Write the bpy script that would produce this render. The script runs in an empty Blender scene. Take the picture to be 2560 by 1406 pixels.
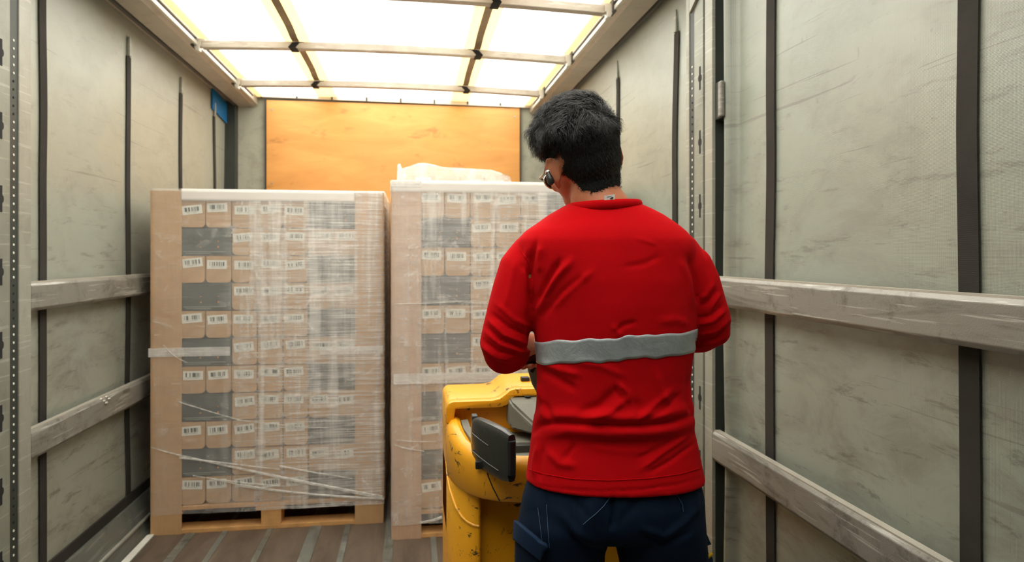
import bpy, bmesh, math, random
import numpy as np
from mathutils import Vector, Matrix, noise
from mathutils.bvhtree import BVHTree

sc = bpy.context.scene
COL = sc.collection
random.seed(7)
R = math.radians

# ------------------------------------------------------------------ camera, light, exposure
CAM_H = 1.43
YAW = R(8.33)
FPX = 1707.0
cam_d = bpy.data.cameras.new('camera')
cam = bpy.data.objects.new('camera', cam_d); COL.objects.link(cam)
cam.location = (0, 0, CAM_H)
cam.rotation_euler = (R(90), 0, -YAW)
cam_d.sensor_width = 36.0
cam_d.lens = 36.0 * FPX / 2560
cam_d.shift_y = -64 / 2560
cam_d.clip_start = 0.05
cam_d.dof.use_dof = True
cam_d.dof.focus_distance = 1.5
cam_d.dof.aperture_fstop = 5.0
sc.camera = cam

world = bpy.data.worlds.new('sky'); sc.world = world
world.use_nodes = True
wn, wl = world.node_tree.nodes, world.node_tree.links
wn.clear()
wo = wn.new('ShaderNodeOutputWorld'); wb = wn.new('ShaderNodeBackground')
tc = wn.new('ShaderNodeTexCoord'); sx = wn.new('ShaderNodeSeparateXYZ')
cr = wn.new('ShaderNodeValToRGB')
cr.color_ramp.elements[0].position = 0.48; cr.color_ramp.elements[0].color = (0.10, 0.10, 0.09, 1)
cr.color_ramp.elements[1].position = 0.55; cr.color_ramp.elements[1].color = (1.0, 0.985, 0.95, 1)
mp = wn.new('ShaderNodeMapRange'); mp.inputs['From Min'].default_value = -1; mp.inputs['From Max'].default_value = 1
wl.new(tc.outputs['Generated'], sx.inputs[0]); wl.new(sx.outputs['Z'], mp.inputs['Value'])
wl.new(mp.outputs[0], cr.inputs[0]); wl.new(cr.outputs[0], wb.inputs['Color'])
wb.inputs['Strength'].default_value = 5.8
wl.new(wb.outputs[0], wo.inputs['Surface'])

sc.view_settings.view_transform = 'Standard'
sc.view_settings.look = 'None'
sc.view_settings.gamma = 1
sc.view_settings.use_curve_mapping = False
sc.view_settings.exposure = 0.0
try:
    sc.cycles.use_denoising = True
    sc.cycles.max_bounces = 12
    sc.cycles.diffuse_bounces = 4
    sc.cycles.transparent_max_bounces = 16
except Exception:
    pass

# ------------------------------------------------------------------ helpers
CR = Vector((math.cos(YAW), -math.sin(YAW), 0))
CF = Vector((math.sin(YAW), math.cos(YAW), 0))
def at(px, py, d):
    """world point seen at photograph pixel (px, py) at real distance d along the viewing axis"""
    return CR * ((px - 1280) / FPX * d) + CF * d + Vector((0, 0, CAM_H + (639 - py) / FPX * d))

def new_obj(name, me, m=None, parent=None):
    o = bpy.data.objects.new(name, me); COL.objects.link(o)
    if m is not None and me is not None:
        me.materials.append(m)
    if parent is not None:
        o.parent = parent
        if parent.parent is None: o.matrix_parent_inverse = Matrix.Translation(-parent.location)
    return o

def empty(name, loc=(0, 0, 0)):
    o = bpy.data.objects.new(name, None); COL.objects.link(o); o.location = loc
    o.empty_display_size = 0.05
    return o

def tag(o, label=None, cat=None, group=None, kind=None):
    if label: o['label'] = label
    if cat: o['category'] = cat
    if group: o['group'] = group
    if kind: o['kind'] = kind
    return o

class MB:
    """collects shapes into one mesh"""
    def __init__(s): s.v = []; s.f = []; s.uv = None
    def add(s, vs, fs):
        b = len(s.v); s.v += [tuple(p) for p in vs]; s.f += [tuple(i + b for i in f) for f in fs]
    def box(s, x0, x1, y0, y1, z0, z1):
        s.add([(x0,y0,z0),(x1,y0,z0),(x1,y1,z0),(x0,y1,z0),(x0,y0,z1),(x1,y0,z1),(x1,y1,z1),(x0,y1,z1)],
              [(0,3,2,1),(4,5,6,7),(0,1,5,4),(1,2,6,5),(2,3,7,6),(3,0,4,7)])
    def prism(s, pts, a, b, axis='y'):
        """extrude 2D outline pts (counter-clockwise) from a to b along an axis"""
        n = len(pts)
        def mk(p, t):
            return {'y': (p[0], t, p[1]), 'z': (p[0], p[1], t), 'x': (t, p[0], p[1])}[axis]
        s.add([mk(p, a) for p in pts] + [mk(p, b) for p in pts],
              [tuple(range(n))[::-1], tuple(range(n, 2*n))] + [(i, (i+1) % n, n+(i+1) % n, n+i) for i in range(n)])
    def tube(s, path, rad, seg=12, ell=1.0, ref=None, caps=True):
        path = [Vector(p) for p in path]; n = len(path)
        if not hasattr(rad, '__len__'): rad = [rad] * n
        rings = []; prev = None
        for i, p in enumerate(path):
            t = (path[min(i+1, n-1)] - path[max(i-1, 0)]).normalized()
            a = ref or prev or (Vector((0, 0, 1)) if abs(t.z) < .9 else Vector((1, 0, 0)))
            u = (a - t * a.dot(t))
            if u.length < 1e-5: u = t.orthogonal()
            u.normalize(); prev = u
            w = t.cross(u)
            e = ell[i] if hasattr(ell, '__len__') else ell
            rings.append([p + (u * math.cos(k*2*math.pi/seg) * e + w * math.sin(k*2*math.pi/seg)) * rad[i] for k in range(seg)])
        vs = [q for r in rings for q in r]; fs = []
        for i in range(n-1):
            for k in range(seg):
                k2 = (k+1) % seg
                fs.append((i*seg+k, i*seg+k2, (i+1)*seg+k2, (i+1)*seg+k))
        if caps:
            fs.append(tuple(range(seg))[::-1]); fs.append(tuple(range((n-1)*seg, n*seg)))
        s.add(vs, fs)
    def loft(s, rings, caps=True):
        n = len(rings); seg = len(rings[0]); fs = []
        for i in range(n-1):
            for k in range(seg):
                k2 = (k+1) % seg
                fs.append((i*seg+k, i*seg+k2, (i+1)*seg+k2, (i+1)*seg+k))
        if caps:
            fs.append(tuple(range(seg))[::-1]); fs.append(tuple(range((n-1)*seg, n*seg)))
        s.add([q for r in rings for q in r], fs)
    def ball(s, c, r, seg=20, M=None):
        """ellipsoid: r = radii tuple, M = 3x3 orientation"""
        if not hasattr(r, '__len__'): r = (r, r, r)
        vs = []; fs = []; n = seg // 2
        c = Vector(c)
        for i in range(n+1):
            th = math.pi * i / n
            th = min(max(th, .02), math.pi - .02)
            for k in range(seg):
                ph = 2*math.pi*k/seg
                p = Vector((r[0]*math.sin(th)*math.cos(ph), r[1]*math.sin(th)*math.sin(ph), r[2]*math.cos(th)))
                if M: p = M @ p
                vs.append(c + p)
        for i in range(n):
            for k in range(seg):
                k2 = (k+1) % seg
                fs.append((i*seg+k, (i+1)*seg+k, (i+1)*seg+k2, i*seg+k2))
        fs.append(tuple(range(seg))); fs.append(tuple(range(n*seg, (n+1)*seg))[::-1])
        s.add(vs, fs)
    def mesh(s, name):
        me = bpy.data.meshes.new(name); me.from_pydata(s.v, [], s.f); me.update(); return me
    def build(s, name, m=None, parent=None, bevel=0, seg=2, smooth=False, loc=None):
        me = s.mesh(name)
        bm = bmesh.new(); bm.from_mesh(me)
        bmesh.ops.recalc_face_normals(bm, faces=bm.faces)
        if bevel:
            es = [e for e in bm.edges if len(e.link_faces) == 2 and e.calc_face_angle(0) > .5]
            bmesh.ops.bevel(bm, geom=es, offset=bevel, segments=seg, affect='EDGES', profile=.5, clamp_overlap=True)
        if loc is not None:
            bmesh.ops.translate(bm, verts=bm.verts, vec=-Vector(loc))
        bm.to_mesh(me); bm.free()
        if smooth:
            for p in me.polygons: p.use_smooth = True
            try: me.set_sharp_from_angle(angle=R(40))
            except Exception: pass
        o = new_obj(name, me, m, parent)
        if loc is not None: o.location = loc
        return o

def evaluated_mesh(o, name):
    dg = bpy.context.evaluated_depsgraph_get()
    dg.update()
    me = bpy.data.meshes.new_from_object(o.evaluated_get(dg))
    me.name = name
    return me

def remeshed(mb, name, voxel, smooth_it=6, fac=.5):
    me = mb.mesh(name + '_raw')
    bm = bmesh.new(); bm.from_mesh(me); bmesh.ops.recalc_face_normals(bm, faces=bm.faces); bm.to_mesh(me); bm.free()
    o = bpy.data.objects.new(name + '_raw', me); COL.objects.link(o)
    m = o.modifiers.new('r', 'REMESH'); m.mode = 'VOXEL'; m.voxel_size = voxel; m.use_smooth_shade = True
    if smooth_it:
        s_ = o.modifiers.new('s', 'SMOOTH'); s_.iterations = smooth_it; s_.factor = fac
    out = evaluated_mesh(o, name)
    bpy.data.objects.remove(o); bpy.data.meshes.remove(me)
    out.materials.clear()
    for p in out.polygons: p.use_smooth = True
    return out

# ------------------------------------------------------------------ materials
def srgb(r, g, b):
    f = lambda c: ((c/255)/12.92 if c/255 <= .04045 else ((c/255+.055)/1.055)**2.4)
    return (f(r), f(g), f(b), 1)

class NT:
    def __init__(s, name):
        s.m = bpy.data.materials.new(name); s.m.use_nodes = True
        s.n = s.m.node_tree.nodes; s.l = s.m.node_tree.links
        s.b = s.n['Principled BSDF']; s.out = s.n['Material Output']
        s.co = s.n.new('ShaderNodeTexCoord').outputs['Object']
    def link(s, a, b): s.l.new(a, b)
    def node(s, t, **kw):
        n = s.n.new(t)
        for k, v in kw.items():
            if k in n.inputs: 
                if hasattr(v, 'is_linked') : s.l.new(v, n.inputs[k])
                else: n.inputs[k].default_value = v
            else: setattr(n, k, v)
        return n
    def mapping(s, scale=(1,1,1), rot=(0,0,0), loc=(0,0,0), src=None):
        n = s.n.new('ShaderNodeMapping'); s.l.new(src or s.co, n.inputs[0])
        n.inputs['Scale'].default_value = scale; n.inputs['Rotation'].default_value = rot; n.inputs['Location'].default_value = loc
        return n.outputs[0]
    def noise(s, scale=5, detail=4, rough=.5, vec=None, dist=0):
        n = s.n.new('ShaderNodeTexNoise'); s.l.new(vec or s.co, n.inputs['Vector'])
        n.inputs['Scale'].default_value = scale; n.inputs['Detail'].default_value = detail
        n.inputs['Roughness'].default_value = rough; n.inputs['Distortion'].default_value = dist
        return n.outputs[0]
    def ramp(s, fac, stops):
        n = s.n.new('ShaderNodeValToRGB'); s.l.new(fac, n.inputs[0]); e = n.color_ramp.elements
        while len(e) < len(stops): e.new(.5)
        for el, (p, c) in zip(e, stops):
            el.position = p; el.color = c if hasattr(c, '__len__') else (c, c, c, 1)
        return n.outputs[0]
    def mix(s, fac, a, b, mode='MIX'):
        n = s.n.new('ShaderNodeMix'); n.data_type = 'RGBA'; n.blend_type = mode
        for sock, v in ((n.inputs[0], fac), (n.inputs[6], a), (n.inputs[7], b)):
            if hasattr(v, 'is_linked'): s.l.new(v, sock)
            else: sock.default_value = v
        return n.outputs[2]
    def math(s, op, a, b=None, clamp=False):
        n = s.n.new('ShaderNodeMath'); n.operation = op; n.use_clamp = clamp
        for sock, v in ((n.inputs[0], a), (n.inputs[1], b)):
            if v is None: continue
            if hasattr(v, 'is_linked'): s.l.new(v, sock)
            else: sock.default_value = v
        return n.outputs[0]
    def sep(s, vec=None):
        n = s.n.new('ShaderNodeSeparateXYZ'); s.l.new(vec or s.co, n.inputs[0]); return n.outputs
    def bump(s, h, dist=.001, strength=1):
        n = s.n.new('ShaderNodeBump'); s.l.new(h, n.inputs['Height']); n.inputs['Distance'].default_value = dist
        n.inputs['Strength'].default_value = strength
        s.l.new(n.outputs[0], s.b.inputs['Normal'])
    def color(s, c):
        if hasattr(c, 'is_linked'): s.l.new(c, s.b.inputs['Base Color'])
        else: s.b.inputs['Base Color'].default_value = c
    def set(s, rough=None, metal=None, spec=None):
        if rough is not None:
            if hasattr(rough, 'is_linked'): s.l.new(rough, s.b.inputs['Roughness'])
            else: s.b.inputs['Roughness'].default_value = rough
        if metal is not None: s.b.inputs['Metallic'].default_value = metal
        if spec is not None: s.b.inputs['Specular IOR Level'].default_value = spec

def simple(name, c, rough=.6, metal=0, var=.12, scale=8, bump=0, bscale=200):
    t = NT(name); n = t.noise(scale, 5, .6)
    d = tuple(x*(1-var) for x in c[:3]) + (1,); l = tuple(min(1, x*(1+var)) for x in c[:3]) + (1,)
    t.color(t.ramp(n, [(.3, d), (.7, l)])); t.set(rough, metal)
    if bump: t.bump(t.noise(bscale, 2), bump)
    return t.m

def scuffed(name, base, dark, light, scale_main=1.2, wear=.5, rough=.45, metal=0.0, axis='wall', scratch=(1, .25, 6)):
    """sheet or bar with clouds of grime, long dark scuffs and light scratches"""
    t = NT(name)
    big = t.noise(scale_main, 5, .6)
    c = t.mix(t.ramp(big, [(.32, 0), (.72, 1)]), base, tuple(x*.86 for x in base[:3])+(1,))
    st = t.noise(3.0, 8, .7, t.mapping(scratch), .6)
    c = t.mix(t.math('MULTIPLY', t.ramp(st, [(.49, 0), (.64, 1)]), .55*wear), c, dark)
    st2 = t.noise(5.0, 8, .75, t.mapping((1, 1.4, 1.4), loc=(3, 5, 2)), .3)
    c = t.mix(t.math('MULTIPLY', t.ramp(st2, [(.52, 0), (.66, 1)]), .6*wear), c, dark)
    sc_ = t.noise(9.0, 3, .5, t.mapping((1, .35, 9), rot=(R(9), 0, 0), loc=(1, 2, 3)), .2)
    c = t.mix(t.math('MULTIPLY', t.ramp(sc_, [(.60, 0), (.65, 1)]), .35*wear), c, light)
    t.color(c)
    t.set(t.ramp(st2, [(.3, rough-.06), (.7, rough+.12)]), metal)
    t.bump(t.noise(260, 2), .0004)
    return t.m

# curtain: grey-green coated fabric, woven, grimy
def curtain_mat(name, base, grime):
    t = NT(name)
    c = t.mix(t.ramp(t.noise(.9, 4, .6), [(.3, 0), (.75, 1)]), base, tuple(a*b for a, b in zip(base[:3], (.97, .90, .84)))+(1,))
    z = t.sep()[2]
    low = t.ramp(t.math('DIVIDE', z, 2.6), [(.25, 1), (.62, .55), (.85, .22)])
    v = t.noise(2.6, 9, .72, t.mapping((1, 1.1, 2.2)), .5)
    g1 = t.math('MULTIPLY', t.ramp(v, [(.47, 0), (.66, 1)]), low)
    c = t.mix(t.math('MULTIPLY', g1, .70), c, grime)
    f = t.noise(7, 8, .75, t.mapping((1, .6, 3.5), rot=(R(14), 0, 0)), .3)
    c = t.mix(t.math('MULTIPLY', t.math('MULTIPLY', t.ramp(f, [(.56, 0), (.63, 1)]), low), .6), c, tuple(x*.5 for x in grime[:3])+(1,))
    h = t.noise(4, 3, .5, t.mapping((1, .22, 14), rot=(R(-22), 0, 0), loc=(4, 4, 4)))
    c = t.mix(t.math('MULTIPLY', t.ramp(h, [(.68, 0), (.70, 1)]), .4), c, tuple(x*.6 for x in grime[:3])+(1,))
    sp = t.noise(38, 3, .6, t.mapping((1, 1, .7)))
    c = t.mix(t.math('MULTIPLY', t.ramp(sp, [(.68, 0), (.74, 1)]), .35), c, grime)
    t.color(c); t.set(t.ramp(v, [(.3, .30), (.7, .46)]), 0, .8)
    w1 = t.n.new('ShaderNodeTexWave'); w1.bands_direction = 'Y'; w1.inputs['Scale'].default_value = 110; t.link(t.co, w1.inputs[0])
    w2 = t.n.new('ShaderNodeTexWave'); w2.bands_direction = 'Z'; w2.inputs['Scale'].default_value = 110; t.link(t.co, w2.inputs[0])
    hgt = t.math('ADD', t.math('ADD', w1.outputs[1], w2.outputs[1]), t.math('MULTIPLY', t.noise(3, 4), 60))
    t.bump(hgt, .00012, .9)
    return t.m

M = {}
M['curtain_l'] = curtain_mat('curtain_fabric_left', (.315, .345, .29, 1), (.17, .155, .12, 1))
M['curtain_r'] = curtain_mat('curtain_fabric_right', (.30, .335, .28, 1), (.16, .145, .12, 1))
def webbing(name, c):
    t = NT(name); w = t.n.new('ShaderNodeTexWave'); w.bands_direction = 'Z'; w.inputs['Scale'].default_value = 150; t.link(t.co, w.inputs[0])
    n = t.noise(3, 6, .6)
    c2 = t.mix(t.ramp(n, [(.35, 0), (.75, 1)]), c, tuple(x*1.7 for x in c[:3])+(1,))
    t.color(t.mix(t.math('MULTIPLY', w.outputs[1], .25), c2, tuple(x*.5 for x in c[:3])+(1,)))
    t.set(.85, 0, .15); t.bump(w.outputs[1], .0003); return t.m
M['strap'] = webbing('strap_webbing', (.034, .031, .026, 1))
M['roof_strap'] = webbing('roof_webbing', (.22, .16, .10, 1))
M['loop'] = webbing('loop_webbing', (.02, .018, .016, 1))
M['alu_bar'] = scuffed('aluminium_bar', (.29, .28, .245, 1), (.09, .08, .065, 1), (.66, .65, .60, 1), 3, 1.3, .42, .3, scratch=(1, .5, 4))
M['post'] = scuffed('post_steel', (.27, .28, .23, 1), (.13, .12, .10, 1), (.7, .7, .62, 1), 3, .55, .45, .2, scratch=(1, 1, .4))
M['post_light'] = scuffed('post_flange', (.36, .36, .30, 1), (.2, .17, .13, 1), (.8, .8, .74, 1), 3, .5, .45, .2, scratch=(1, 1, .4))
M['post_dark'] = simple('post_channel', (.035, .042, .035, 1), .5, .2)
M['hole'] = simple('black_void', (.008, .008, .008, 1), .8)
M['punch'] = simple('punched_light', (.75, .74, .66, 1), .5)
M['rail'] = scuffed('rail_aluminium', (.40, .36, .29, 1), (.18, .15, .12, 1), (.6, .56, .5, 1), 2, .4, .45, .25, scratch=(1, .2, 4))
M['rail_lip'] = simple('rail_lip', (.50, .47, .40, 1), .35, .3)
M['rail_dark'] = simple('rail_groove', (.05, .045, .038, 1), .7)
M['headboard'] = scuffed('headboard_laminate', (.42, .43, .34, 1), (.13, .12, .09, 1), (.4, .4, .34, 1), 1.5, .6, .55, 0, scratch=(2, 1, 2))
M['blue'] = simple('blue_tarpaulin', (.0, .13, .36, 1), .5, 0, .08)
M['rave'] = scuffed('side_rave_steel', (.16, .17, .145, 1), (.05, .05, .045, 1), (.5, .5, .45, 1), 3, .6, .35, .3, scratch=(1, .2, 5))
M['bow'] = scuffed('roof_bow_steel', (.42, .37, .29, 1), (.22, .15, .10, 1), (.7, .66, .6, 1), 4, .6, .5, .2, scratch=(.5, 1, 1))
M['bolt'] = simple('bolt_metal', (.35, .33, .28, 1), .4, .7)

def plywood_mat():
    t = NT('orange_plywood')
    g = t.noise(2.2, 8, .6, t.mapping((1, 1, 4)), .7)
    c = t.ramp(g, [(.25, (.60, .27, .06, 1)), (.55, (.70, .335, .085, 1)), (.85, (.80, .41, .12, 1))])
    k = t.noise(5, 4, .6, t.mapping((.8, 1, 2.2), loc=(2, 0, 1)), .4)
    c = t.mix(t.math('MULTIPLY', t.ramp(k, [(.60, 0), (.70, 1)]), .5), c, (.25, .10, .03, 1))
    s_ = t.noise(1.1, 3, .5, t.mapping((1, 1, 1.6), loc=(7, 0, 3)))
    c = t.mix(t.math('MULTIPLY', t.ramp(s_, [(.5, 0), (.8, 1)]), .35), c, (.5, .2, .05, 1))
    t.color(c); t.set(.5); t.bump(g, .001); return t.m
M['plywood'] = plywood_mat()

def tarp_mat(name, trans, tint):
    t = NT(name)
    t.n.remove(t.b)
    tr = t.n.new('ShaderNodeBsdfTransparent'); tr.inputs[0].default_value = tint
    tl = t.n.new('ShaderNodeBsdfTranslucent'); tl.inputs[0].default_value = tint
    df = t.n.new('ShaderNodeBsdfDiffuse'); df.inputs[0].default_value = (.8, .78, .7, 1)
    m1 = t.n.new('ShaderNodeMixShader'); m2 = t.n.new('ShaderNodeMixShader')
    m1.inputs[0].default_value = .28
    t.link(tl.outputs[0], m1.inputs[1]); t.link(df.outputs[0], m1.inputs[2])
    m2.inputs[0].default_value = 1 - trans
    t.link(tr.outputs[0], m2.inputs[1]); t.link(m1.outputs[0], m2.inputs[2])
    t.link(m2.outputs[0], t.out.inputs['Surface'])
    return t.m
M['tarp'] = tarp_mat('roof_tarpaulin', .42, (.98, .97, .93, 1))
M['tarp_double'] = tarp_mat('roof_tarpaulin_doubled', .16, (.62, .44, .20, 1))

def floor_mat():
    t = NT('worn_plywood_floor')
    n = t.noise(3, 8, .7, t.mapping((3, .6, 1)), .4)
    c = t.ramp(n, [(.3, (.075, .055, .038, 1)), (.6, (.15, .11, .078, 1)), (.8, (.22, .17, .12, 1))])
    k = t.noise(26, 4, .7)
    c = t.mix(t.math('MULTIPLY', t.ramp(k, [(.68, 0), (.75, 1)]), .6), c, (.42, .33, .22, 1))
    t.color(c); t.set(.55); t.bump(n, .002); return t.m
M['floor'] = floor_mat()
M['floor_strip'] = scuffed('floor_metal_strip', (.30, .31, .27, 1), (.06, .05, .04, 1), (.6, .6, .55, 1), 4, .8, .4, .5, scratch=(4, .6, 1))

def kraft_mat(name, c0, var=.12, bands=False):
    t = NT(name)
    oi = t.n.new('ShaderNodeObjectInfo')
    n = t.noise(14, 5, .6)
    a = t.ramp(n, [(.3, tuple(x*(1-var) for x in c0[:3])+(1,)), (.7, tuple(x*(1+var) for x in c0[:3])+(1,))])
    sh = t.math('MULTIPLY', oi.outputs['Random'], .22)
    a = t.mix(sh, a, tuple(x*.62 for x in c0[:3])+(1,))
    if bands:
        w = t.noise(9, 2, .5, t.mapping((9, 9, .3)))
        a = t.mix(t.math('MULTIPLY', t.ramp(w, [(.45, 0), (.7, 1)]), .25), a, tuple(x*1.2 for x in c0[:3])+(1,))
    t.color(a); t.set(.7); t.bump(t.noise(90, 2, .5, t.mapping((3, 3, .3))), .0004)
    return t.m
M['kraft'] = kraft_mat('kraft_cardboard', (.54, .335, .165, 1))
M['board'] = kraft_mat('corner_board_cardboard', (.54, .33, .155, 1), .07, True)
M['board_pale'] = kraft_mat('corner_board_dusty', (.58, .39, .26, 1), .1, True)
M['dark_box'] = kraft_mat('dark_printed_cardboard', (.055, .065, .058, 1))
M['print_line'] = simple('pale_print', (.30, .32, .28, 1), .7)
M['print_dot'] = simple('orange_print', (.6, .25, .06, 1), .7)
M['pallet'] = kraft_mat('pallet_pine', (.66, .36, .13, 1), .2)

def label_mat():
    t = NT('barcode_label')
    uv = t.n.new('ShaderNodeUVMap').outputs[0]
    x, y, _ = t.sep(uv)
    q = t.math('FLOOR', t.math('MULTIPLY', x, 46))
    oi = t.n.new('ShaderNodeObjectInfo')
    wnz = t.n.new('ShaderNodeTexWhiteNoise'); wnz.noise_dimensions = '2D'
    cmb = t.n.new('ShaderNodeCombineXYZ'); t.link(q, cmb.inputs[0]); t.link(oi.outputs['Random'], cmb.inputs[1])
    t.link(cmb.outputs[0], wnz.inputs['Vector'])
    bar = t.math('GREATER_THAN', wnz.outputs[0], .42)
    inx = t.math('MULTIPLY', t.math('GREATER_THAN', x, .13), t.math('LESS_THAN', x, .87))
    gap = t.math('SUBTRACT', 1, t.math('MULTIPLY', t.math('GREATER_THAN', x, .40), t.math('LESS_THAN', x, .47)))
    iny = t.math('MULTIPLY', t.math('GREATER_THAN', y, .32), t.math('LESS_THAN', y, .80))
    m = t.math('MULTIPLY', t.math('MULTIPLY', bar, gap), t.math('MULTIPLY', inx, iny))
    # small digits under the bars
    q2 = t.math('FLOOR', t.math('MULTIPLY', x, 60)); w2 = t.n.new('ShaderNodeTexWhiteNoise'); w2.noise_dimensions = '2D'
    c2 = t.n.new('ShaderNodeCombineXYZ'); t.link(q2, c2.inputs[0]); t.link(t.math('FLOOR', t.math('MULTIPLY', y, 34)), c2.inputs[1]); t.link(c2.outputs[0], w2.inputs['Vector'])
    dg = t.math('MULTIPLY', t.math('GREATER_THAN', w2.outputs[0], .5), t.math('MULTIPLY', t.math('GREATER_THAN', y, .17), t.math('LESS_THAN', y, .27)))
    dg = t.math('MULTIPLY', dg, t.math('MULTIPLY', t.math('GREATER_THAN', x, .2), t.math('LESS_THAN', x, .8)))
    m = t.math('MAXIMUM', m, t.math('MULTIPLY', dg, .7))
    t.color(t.mix(m, (.80, .80, .72, 1), (.05, .07, .06, 1))); t.set(.5)
    return t.m
M['label'] = label_mat()

def film_mat(name, x0, x1, z0, z1, left=.12, right=.5, folds=.35, streak=.5, top=.9, inset=False):
    """stretch film: clear where thin, milky where it is bunched up in folds"""
    t = NT(name); t.n.remove(t.b)
    x, y, z = t.sep()
    u = t.n.new('ShaderNodeMapRange'); u.inputs['From Min'].default_value = x0; u.inputs['From Max'].default_value = x1; t.link(x, u.inputs[0]); u = u.outputs[0]
    base = t.ramp(u, [(.0, left), (.30, left), (.46, (left+right)/2), (1.0, right)])
    hs = t.noise(3.0, 8, .75, t.mapping((1.2, 1.2, 52)), .15)
    amt = t.ramp(u, [(.25, .12), (.7, 1.0)])
    hor = t.math('MULTIPLY', t.math('MULTIPLY', t.ramp(hs, [(.44, 0), (.64, 1)]), amt), streak)
    vs = t.noise(4.0, 5, .6, t.mapping((4.2, 4.2, .28), loc=(1.3, 0, 0)), .15)
    vamt = t.ramp(u, [(.22, .05), (.42, 1), (1, .8)])
    ver = t.math('MULTIPLY', t.math('MULTIPLY', t.ramp(vs, [(.46, 0), (.66, 1)]), vamt), folds)
    cl = t.noise(9, 5, .7, t.mapping((1, 1, 1.6), rot=(0, R(28), 0)), 1.2)
    wis = t.math('MULTIPLY', t.ramp(cl, [(.56, 0), (.72, 1)]), .30)
    f = t.math('ADD', t.math('ADD', base, hor), t.math('ADD', ver, wis), True)
    v = t.n.new('ShaderNodeMapRange'); v.inputs['From Min'].default_value = z0; v.inputs['From Max'].default_value = z1; t.link(z, v.inputs[0])
    tp = t.ramp(v.outputs[0], [(.962, 0), (.975, top)])
    if inset: tp = t.math('MULTIPLY', tp, t.ramp(u, [(.128, .15), (.132, 1), (.868, 1), (.872, .25)]))
    f = t.math('MAXIMUM', f, tp)
    f = t.math('MINIMUM', f, 1.0)
    tr = t.n.new('ShaderNodeBsdfTransparent')
    df = t.n.new('ShaderNodeBsdfDiffuse'); df.inputs[0].default_value = (.96, .94, .89, 1)
    gl = t.n.new('ShaderNodeBsdfGlossy'); gl.inputs[0].default_value = (1, 1, 1, 1); gl.inputs['Roughness'].default_value = .22
    b = t.n.new('ShaderNodeBump'); b.inputs['Distance'].default_value = .004
    t.link(t.math('ADD', t.math('ADD', hs, vs), cl), b.inputs['Height'])
    t.link(b.outputs[0], gl.inputs['Normal']); 
    m1 = t.n.new('ShaderNodeMixShader'); t.link(t.math('MULTIPLY', f, .82), m1.inputs[0]); t.link(tr.outputs[0], m1.inputs[1]); t.link(df.outputs[0], m1.inputs[2])
    m2 = t.n.new('ShaderNodeMixShader'); m2.inputs[0].default_value = .10; t.link(m1.outputs[0], m2.inputs[1]); t.link(gl.outputs[0], m2.inputs[2])
    t.link(m2.outputs[0], t.out.inputs['Surface'])
    return t.m
_t = NT('bunched_film'); _a = _t.n.new('ShaderNodeBsdfTransparent'); _x = _t.n.new('ShaderNodeMixShader')
_t.color((.86, .85, .80, 1)); _t.set(.35); _t.link(_t.ramp(_t.noise(60, 4, .7, _t.mapping((.3, 1, 1))), [(.35, .25), (.65, .8)]), _x.inputs[0])
_t.link(_a.outputs[0], _x.inputs[1]); _t.link(_t.b.outputs[0], _x.inputs[2]); _t.link(_x.outputs[0], _t.out.inputs['Surface']); M['film_strand'] = _t.m

# ------------------------------------------------------------------ room shell
XL, XR = -1.37, 1.10           # inner faces of the posts
CL, CRR = -1.43, 1.17          # curtain planes
YB, YF = -4.2, 5.63            # rear opening, headboard
b = MB(); b.box(XL-.12, XR+.12, YB, YF, -.12, 0); b.build('floor', M['floor'])['kind'] = 'structure'
bpy.data.objects['floor']['label'] = 'worn brown plywood trailer floor with grey metal strips'
fl = bpy.data.objects['floor']
for i, xx in enumerate((-1.125, -.955, -.73, -.50, -.335, -.115, .105, .33, .55, .77, .98)):
    s_ = MB(); wd = (.022, .014, .014, .026, .014)[i % 5] if i != 3 else .030
    s_.box(xx-wd, xx+wd, YB, YF, -.004, .004); s_.build('metal_strip', M['floor_strip'], fl)

def curtain_x(side, y, z):
    """distance of the fabric from its plane: it bellies a little between the straps"""
    b_ = .006*math.sin(y*7.9+side) + .012*noise.noise(Vector((y*1.3, z*1.1, side*5)))
    a_ = min(1, max(0, (z-.17)/.7)); c_ = min(1, max(0, (2.66-z)/.9)); b_ *= a_*a_*(3-2*a_) * c_*c_*(3-2*c_)
    return b_

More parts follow.
